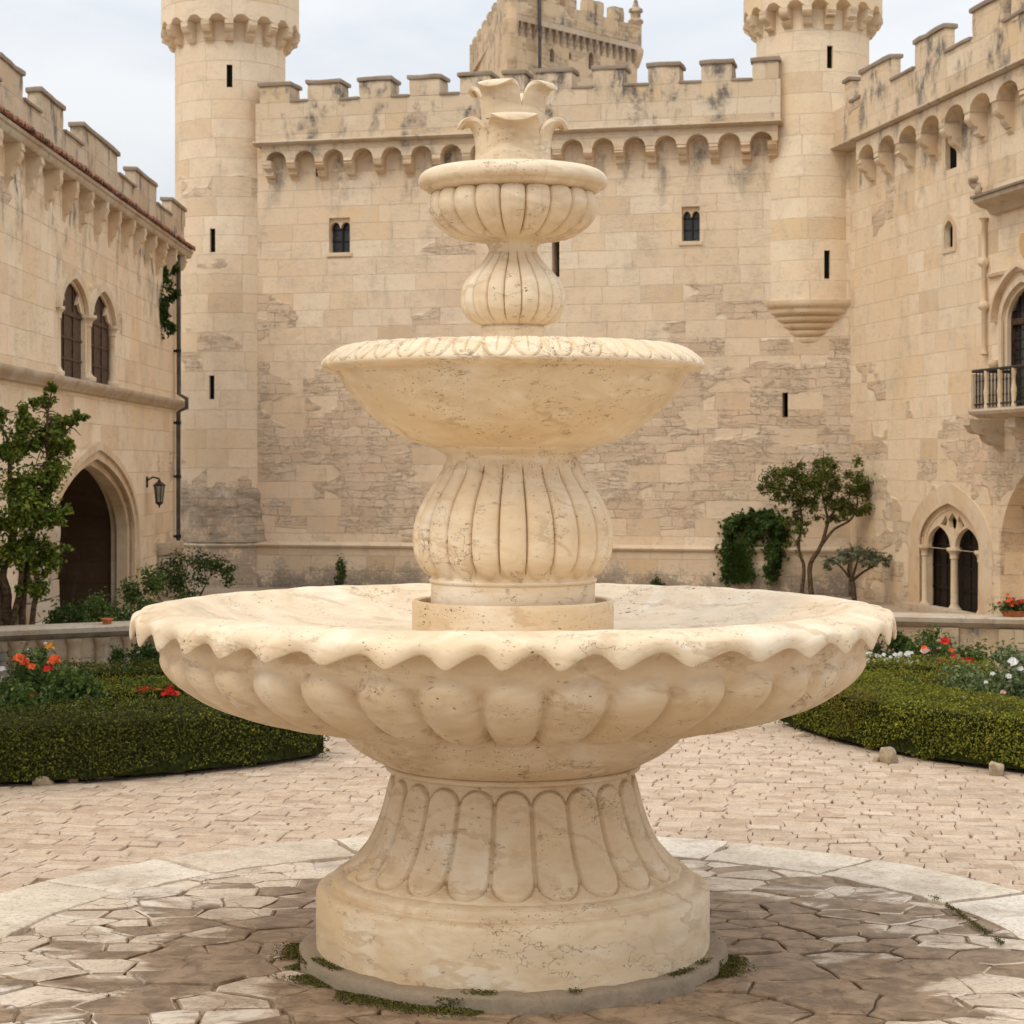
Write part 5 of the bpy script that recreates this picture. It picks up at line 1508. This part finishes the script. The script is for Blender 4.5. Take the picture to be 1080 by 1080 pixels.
# behind the left wall
for (px,d,rx,rz,n,lf,mt,lab,sd) in ((78,21.3,.34,.30,1800,.050,'leaf_dark','dark leafy bush in front of the left gateway beside the worn pier',31),
        (122,22.0,.42,.37,3000,.050,'leaf','mid green bush in front of the right side of the gateway',32),
        (163,24.0,.40,.42,2600,.050,'leaf','tallest green bush below the iron lantern',33),
        (206,30.5,.55,.38,2200,.055,'leaf_dark','dark shrub at the foot of the round tower',34),
        (360,33.0,.14,.30,500,.05,'leaf_dark','small tuft growing at the base of the curtain wall left of the fountain',35),
        (692,32.0,.14,.17,300,.045,'leaf_dark','tiny tuft growing at the base of the curtain wall right of the fountain',36)):
    c = at(px,0,d); c.z = 0
    shrub('leafy_bush', lab, 'bush', c, rx, rx*.7, rz, n, lf, MT[mt], 6, (), 14, 'bushes along the castle walls', seed=sd)

# trees ------------------------------------------------------------
def tree(name, label, base, trunks, crown, n, leaf, mat, seed, twig=.5, aspect=.5):
    """trunks: polylines (offset, radius); crown: clump ellipsoids (offset, radius vector, weight)"""
    rs = random.Random(seed)
    root = tag(empty(name, tuple(base)), label, 'tree')
    tips = []
    mb = MB()
    for pts, r0, r1 in trunks:
        q = crom3([Vector(p) for p in pts], 5)
        rad = [r0+(r1-r0)*i/(len(q)-1) for i in range(len(q))]
        q = [p+noise.noise_vector(p*5+Vector((seed,0,0)))*r0*.5 for p in q]
        mb.tube(q, rad, 8); tips.append(q)
    ends = [q[int(len(q)*f)] for q in tips for f in (.55,.75,.92)]
    for (o, rv, w_) in crown:
        o = Vector(o); e = min(ends, key=lambda p: (p-o).length)
        m_ = e.lerp(o,.5)+Vector((rs.gauss(0,.03),rs.gauss(0,.03),.05))
        q = crom3([e,m_,o],4); mb.tube(q, [trunks[0][1]*.35*(1-.6*i/(len(q)-1)) for i in range(len(q))], 6)
        for k in range(int(3+4*twig)):
            d = Vector((rs.gauss(0,1)*rv[0],rs.gauss(0,1)*rv[1],rs.gauss(.2,.8)*rv[2]))*.8
            s0 = q[rs.randrange(len(q)//2,len(q))]
            mb.tube([s0,s0+d*.55+Vector((0,0,.02)),s0+d],[trunks[0][1]*.14,.008,.004],4)
    mb.build('trunk', MT['bark'], root, 60)
    W = np.array([w_ for _,_,w_ in crown]); W = W/W.sum()
    P, Nn = [], []
    subs = []
    for (o, rv, w_) in crown:
        sb = []
        for k in range(9):
            d = Vector((rs.gauss(0,.55),rs.gauss(0,.55),rs.gauss(0,.5))); sb.append((Vector(o)+Vector((d.x*rv[0],d.y*rv[1],d.z*rv[2]))*1.15, rs.uniform(.22,.55)))
        subs.append(sb)
    for k in RNG.choice(len(crown), n, p=W):
        o, rv, _ = crown[k]; cc, s = subs[k][RNG.integers(9)]
        g = RNG.normal(size=3); g /= max(.3,np.linalg.norm(g)); rr = abs(RNG.normal(.8,.5))*s
        P.append(np.array(cc)+g*rr*np.array(rv)); Nn.append(g*.7+RNG.normal(size=3)*.6+np.array([0,0,.5]))
    mb = MB(); mb.leaves(P, Nn, leaf, aspect); mb.build('crown', mat, root, recalc=False)
    return root

def crom3(P, sub):
    o = []
    for i in range(len(P)-1):
        p0,p1,p2,p3 = P[max(i-1,0)],P[i],P[i+1],P[min(i+2,len(P)-1)]
        for k in range(sub):
            t = k/sub
            o.append(.5*((2*p1)+(p2-p0)*t+(2*p0-5*p1+4*p2-p3)*t*t+(3*p1-p0-3*p2+p3)*t**3))
    o.append(P[-1]); return o

# tree on the left: twisted stems, broad bright leaves
b = at(14,0,20.3); b.z = 0
def ro(px, py, dy=0.0): return Vector(rel(b, px, py, dy))
trk = [([(0,0,-.05),ro(8,640),ro(5,600,.05),ro(20,540)],.055,.03),([(.10,.05,-.05),ro(24,645),ro(28,600),ro(38,545),ro(52,480)],.045,.02),
       ([(-.12,.05,-.05),ro(2,640,-.05),ro(-8,590),ro(-20,520)],.05,.025),([(.16,-.03,-.05),ro(34,650,.1),ro(40,610,.1),ro(26,560)],.035,.02),([(.03,-.1,-.05),ro(16,650,.1),ro(22,605,.1),ro(12,550,.1),ro(10,470)],.04,.02)]
cwn = [(ro(x,y,d),Vector((r/103,r/103*.9,r/103*h)),w_) for x,y,d,r,h,w_ in ((10,470,.1,26,.9,1.2),(38,455,0,20,.9,.9),(60,470,.1,13,.9,.5),(50,500,.15,17,1,.9),(20,515,.2,28,1,1.5),(42,545,.1,21,.8,1.1),(0,560,.2,26,1,1.1),(28,580,.2,22,.7,1.0),(50,585,.1,14,.8,.5),(-25,500,0,28,1.2,1.2),(72,445,0,9,.6,.22),(84,441,0,6,.5,.12),(46,425,0,9,.8,.25),(55,410,0,6,.9,.12),(35,620,.15,14,1.1,.5),(60,545,.1,12,.7,.35),(-10,440,0,20,.9,.6),(66,578,.05,6,.5,.1))]
tree('leafy_tree', 'broad leaved tree with several twisted stems at the left edge beside the gateway', b, trk, cwn, 17000, .054, MT['leaf_left'], 41, .3, .6)

# taller tree by the right corner
b = at(853,0,31.6); b.z = 0
trk = [([(.05,0,-.05),ro(855,595),ro(866,575),ro(874,550),ro(888,525)],.045,.018),([(-.12,.05,-.05),ro(848,600),ro(842,578),ro(846,545),ro(838,520)],.034,.015),([ro(866,575),ro(880,558),ro(897,549),ro(905,530)],.026,.012),([ro(874,550),ro(868,525),ro(866,500)],.022,.01)]
cwn = [(ro(x,y,d),Vector((r/66,r/66*.8,r/66*h)),w_) for x,y,d,r,h,w_ in ((818,510,0,14,.8,.8),(835,501,.2,17,.8,1.1),(852,512,.2,18,.85,1.1),(868,500,0,17,.8,1.1),(885,504,.2,18,.9,1.2),(902,519,0,16,.9,1.1),(893,537,.1,14,.8,.8),(830,524,.1,14,.8,.8),(850,531,0,12,.7,.5),(870,522,.1,15,.8,.9),(912,515,0,8,.9,.4),(806,514,0,7,.6,.25),(868,489,0,9,.6,.35),(905,540,0,11,.7,.5),(878,548,0,9,.5,.25),(846,555,0,9,1.0,.25),(838,575,0,7,1.0,.15),(840,545,0,9,.8,.3))]
tree('slender_tree', 'open crowned tree with thin dark stems in the right corner by the curtain wall', b, trk, cwn, 10500, .055, MT['leaf_tree'], 43, .6, .5)

# small flat topped tree
b = at(901,0,30.6); b.z = 0
trk = [([(0,0,-.05),ro(900,618),ro(899,611)],.042,.036),([ro(899,612),ro(890,602),ro(880,592)],.026,.010),([ro(899,612),ro(902,600),ro(905,588)],.026,.010),([ro(900,612),ro(912,602),ro(926,594)],.026,.010),([ro(899,611),ro(894,600),ro(897,588,.2)],.02,.010)]
cwn = [(ro(x,y,d),Vector((r/68,r/68,r/68*h)),w_) for x,y,d,r,h,w_ in ((876,592,0,8,.6,.6),(888,585,.15,10,.6,.9),(900,582,.2,10,.6,.9),(912,583,.1,10,.6,.9),(925,587,0,10,.6,.9),(937,594,0,7,.6,.5),(895,592,.2,8,.5,.5),(918,594,.2,9,.5,.6),(870,597,0,4,.5,.2))]
tree('umbrella_tree', 'small grey green tree with a flat spreading crown left of the twin arched doorway', b, trk, cwn, 3200, .05, MT['leaf_olive'], 45, .8, .36)

# ivy on the back wall and creeper at the left corner
def ivy(name, label, F, blobs, n, leaf, mat, off=.12, seed=1, stems=()):
    rs = random.Random(seed)
    root = tag(F.root(name), label, 'climbing plant')
    W = np.array([q[2]*q[3] for q in blobs], float); W /= W.sum(); P, Nn = [], []
    cl_ = []
    for (px,py,rx,ry) in blobs:
        x, z = F.xz(px,py,off); s = F.t/FPX
        cl_.append((x,z,rx*s,ry*s))
    for k in RNG.choice(len(blobs), n, p=W):
        x, z, rx, rz = cl_[k]; g = RNG.normal(size=2)*.55
        px_, pz_ = x+g[0]*rx, z+g[1]*rz
        bump = fbm(Vector((px_*3.2,pz_*3.2,seed)),1,3)
        if bump < -.62: continue
        dd = off*(.45+.75*max(-.4,bump)) + RNG.normal()*.025 - off*.25*np.dot(g,g)
        P.append((px_,-max(.24 if (off > .35 and pz_ < .8) else .03,dd),pz_)); Nn.append(np.array([0,-1,.5])+RNG.normal(size=3)*.65)
    mb = MB(); mb.leaves(P, Nn, leaf, .65); mb.build('foliage', mat, root, recalc=False)
    mb = MB()
    for pts in stems:
        q = []
        for (a,b_) in pts: x,z = F.xz(a,b_,.03); q.append((x,-(.21 if (off > .35 and z < .9) else .03),z))
        mb.tube(q, .014, 5)
    if stems: mb.build('stem', MT['bark'], root, 60)
    return root
ivy('ivy', 'dark green ivy arching over two hanging curtains at the foot of the back wall', FB, ((785,556,17,12),(777,570,13,14),(774,585,12,14),(776,598,13,12),(778,608,13,7),(768,604,7,10),(806,553,14,10),(821,560,8,12),(816,575,9,13),(815,590,7,12),(813,604,7,9),(796,549,13,8),(768,558,7,10),(806,543,6,5),(790,560,10,8)), 7000, .072, MT['leaf_dark'], .42, 3, (((778,612),(776,580),(782,556)),((815,610),(816,580),(808,556))))
ivy('creeper', 'dark creeper hanging down the corner between left wing and round tower', FL, ((192,291,4,9),(190,312,4,8),(189,326,7,11),(190,342,5,10),(196,284,4,5)), 1300, .08, MT['leaf_dark'], .30, 5, (((189,280),(187,320),(188,352)),))

# ================================================================== SMALL THINGS
# iron wall lantern by the gateway
lx, lz = FL.xz(168,521,.20)
lt = tag(empty('wall_lantern', tuple(FL.world(lx,-.20,lz)), FL.th), 'black iron lantern on a bracket beside the left gateway', 'lantern')
mb = MB(); mb.tube([(0,.20,.20),(0,.10,.26),(0,0,.235),(0,0,.20)],.014,6); mb.tube([(0,.19,.10),(0,.19,.27)],.02,6); mb.build('bracket', MT['iron'], lt, 60)
mb = MB(); mb.lathe([(0,.22),(.02,.215),(.03,.19),(.09,.145),(.10,.135),(.10,.125),(0,.125)],6); mb.build('lantern_cap', MT['iron'], lt)
mb = MB(); mb.lathe([(0,.124),(.075,.123),(.048,-.125),(0,-.126)],6); mb.build('lantern_glass', MT['lampglass'], lt)
mb = MB()
for k in range(6):
    t = 2*PI*k/6; mb.tube([(math.sin(t)*.079,-math.cos(t)*.079,.126),(math.sin(t)*.051,-math.cos(t)*.051,-.126)],.008,5)
mb.lathe([(.03,-.122),(.060,-.122),(.062,-.140),(.03,-.165),(.012,-.18),(.012,-.21),(0,-.215)],6); mb.build('lantern_cage', MT['iron'], lt)
# rain pipe in the left corner
px_, _ = FL.xz(187.5,400,.07)
dp_ = tag(FL.root('drainpipe'), 'dark drainpipe running down the corner between left wing and round tower', 'drainpipe')
mb = MB(); mb.tube([(px_,-.08,.1),(px_,-.08,2.98),(px_,-.22,3.05),(px_,-.22,3.2),(px_,-.09,3.28),(px_,-.08,5.6)],.036,10); mb.build('pipe', MT['lead'], dp_, 60)
for z in (.9,1.9,2.8,4.0,5.0):
    mb = MB(); mb.M = Matrix.Translation((px_,-.08,z)); mb.lathe([(.036,-.03),(.048,-.028),(.048,.028),(.036,.03)],12); mb.box(-.02,.02,.05,.09,-.02,.02); mb.build('clamp', MT['iron'], dp_, 60)
# stones along the hedge feet
def rock(px, py, w_, h_, label, seed, group='edging stones along the hedges'):
    c = gnd(px,py-3); d = c.y+D0; s = d/FPX
    mb = MB(); mb.rbox(-w_*s/2,w_*s/2,-w_*s*.35,w_*s*.35,-.02,h_*s,(5,4,4),w_*s*.17,1.5/(w_*s),seed)
    o = mb.build('edging_stone', MT['rock'], smooth=40, loc=(c.x,c.y,0)); o.rotation_euler.z = seed*1.3
    tag(o, label, 'stone', group)
rock(110,823,22,12,'largest pale rough stone at the foot of the dark left hedge',3)
rock(76,827,15,10,'brownish stone left of the largest pale one under the left hedge',4)
rock(46,830,20,9,'dull flat stone farthest left under the left hedge',5)
rock(142,819,15,9,'dull stone just right of the largest pale one under the left hedge',6)
rock(185,816,17,5,'flat stone half buried under the middle of the left hedge',7)
rock(236,811,13,8,'small grey stone under the right half of the left hedge',8)
rock(937,807,18,15,'square pale stone at the foot of the right hedge',9)
rock(926,806,9,6,'small mossy stone beside the square pale one under the right hedge',10)
rock(1051,820,20,13,'tan block stone under the right hedge near the photo edge',11)
rock(845,779,18,3,'low flat kerb stone at the left tip of the right hedge',12)
# things standing on the low walls
c = at(113,657,20.0-.25)
tc_ = tag(empty('flower_pot', (c.x, c.y, .52)), 'small orange terracotta pot lying on the mossy low wall', 'flower pot')
tc_.scale = (.72,.72,.5)
mb = MB(); mb.lathe([(0,.0),(.055,.0),(.075,.08),(.085,.085),(.088,.11),(.075,.112),(.068,.09),(.05,.03),(0,.02)],20,lambda i,th,r,z:(r*(1+.02*math.sin(3*th)),z)); mb.build('pot', MT['terracotta'], tc_, 50)
mb = MB(); mb.lathe([(0,.085),(.04,.095),(.068,.09)],14); mb.build('pot_soil', MT['soil'], tc_)
TH_ = TRf.x(1069,-.13); cw = TRf.world(TH_, .13, .52)
rp = tag(empty('potted_flowers', tuple(cw)), 'clump of red flowers in a shallow dish on the right low wall', 'potted plant')
mb = MB(); mb.lathe([(0,0),(.10,0),(.135,.05),(.14,.06),(.125,.06),(.09,.03),(0,.03)],20); mb.build('dish', MT['terracotta'], rp, 50)
P = RNG.normal(size=(420,3))*np.array([.085,.07,.04])+np.array([0,0,.09]); P = P[P[:,2]>.04]
mb = MB(); mb.leaves(P, RNG.normal(size=P.shape)*.6+np.array([0,0,.5]), .04); mb.build('foliage', MT['leaf_dark'], rp, recalc=False)
for k in range(26): flower(rp, (random.gauss(0,.085),random.gauss(-.02,.06),.11+abs(random.gauss(0,.045))), random.uniform(.02,.034), MT['red'] if k%3 else MT['orange'], 12)
# lichen tufts rooted in the tower crown corner
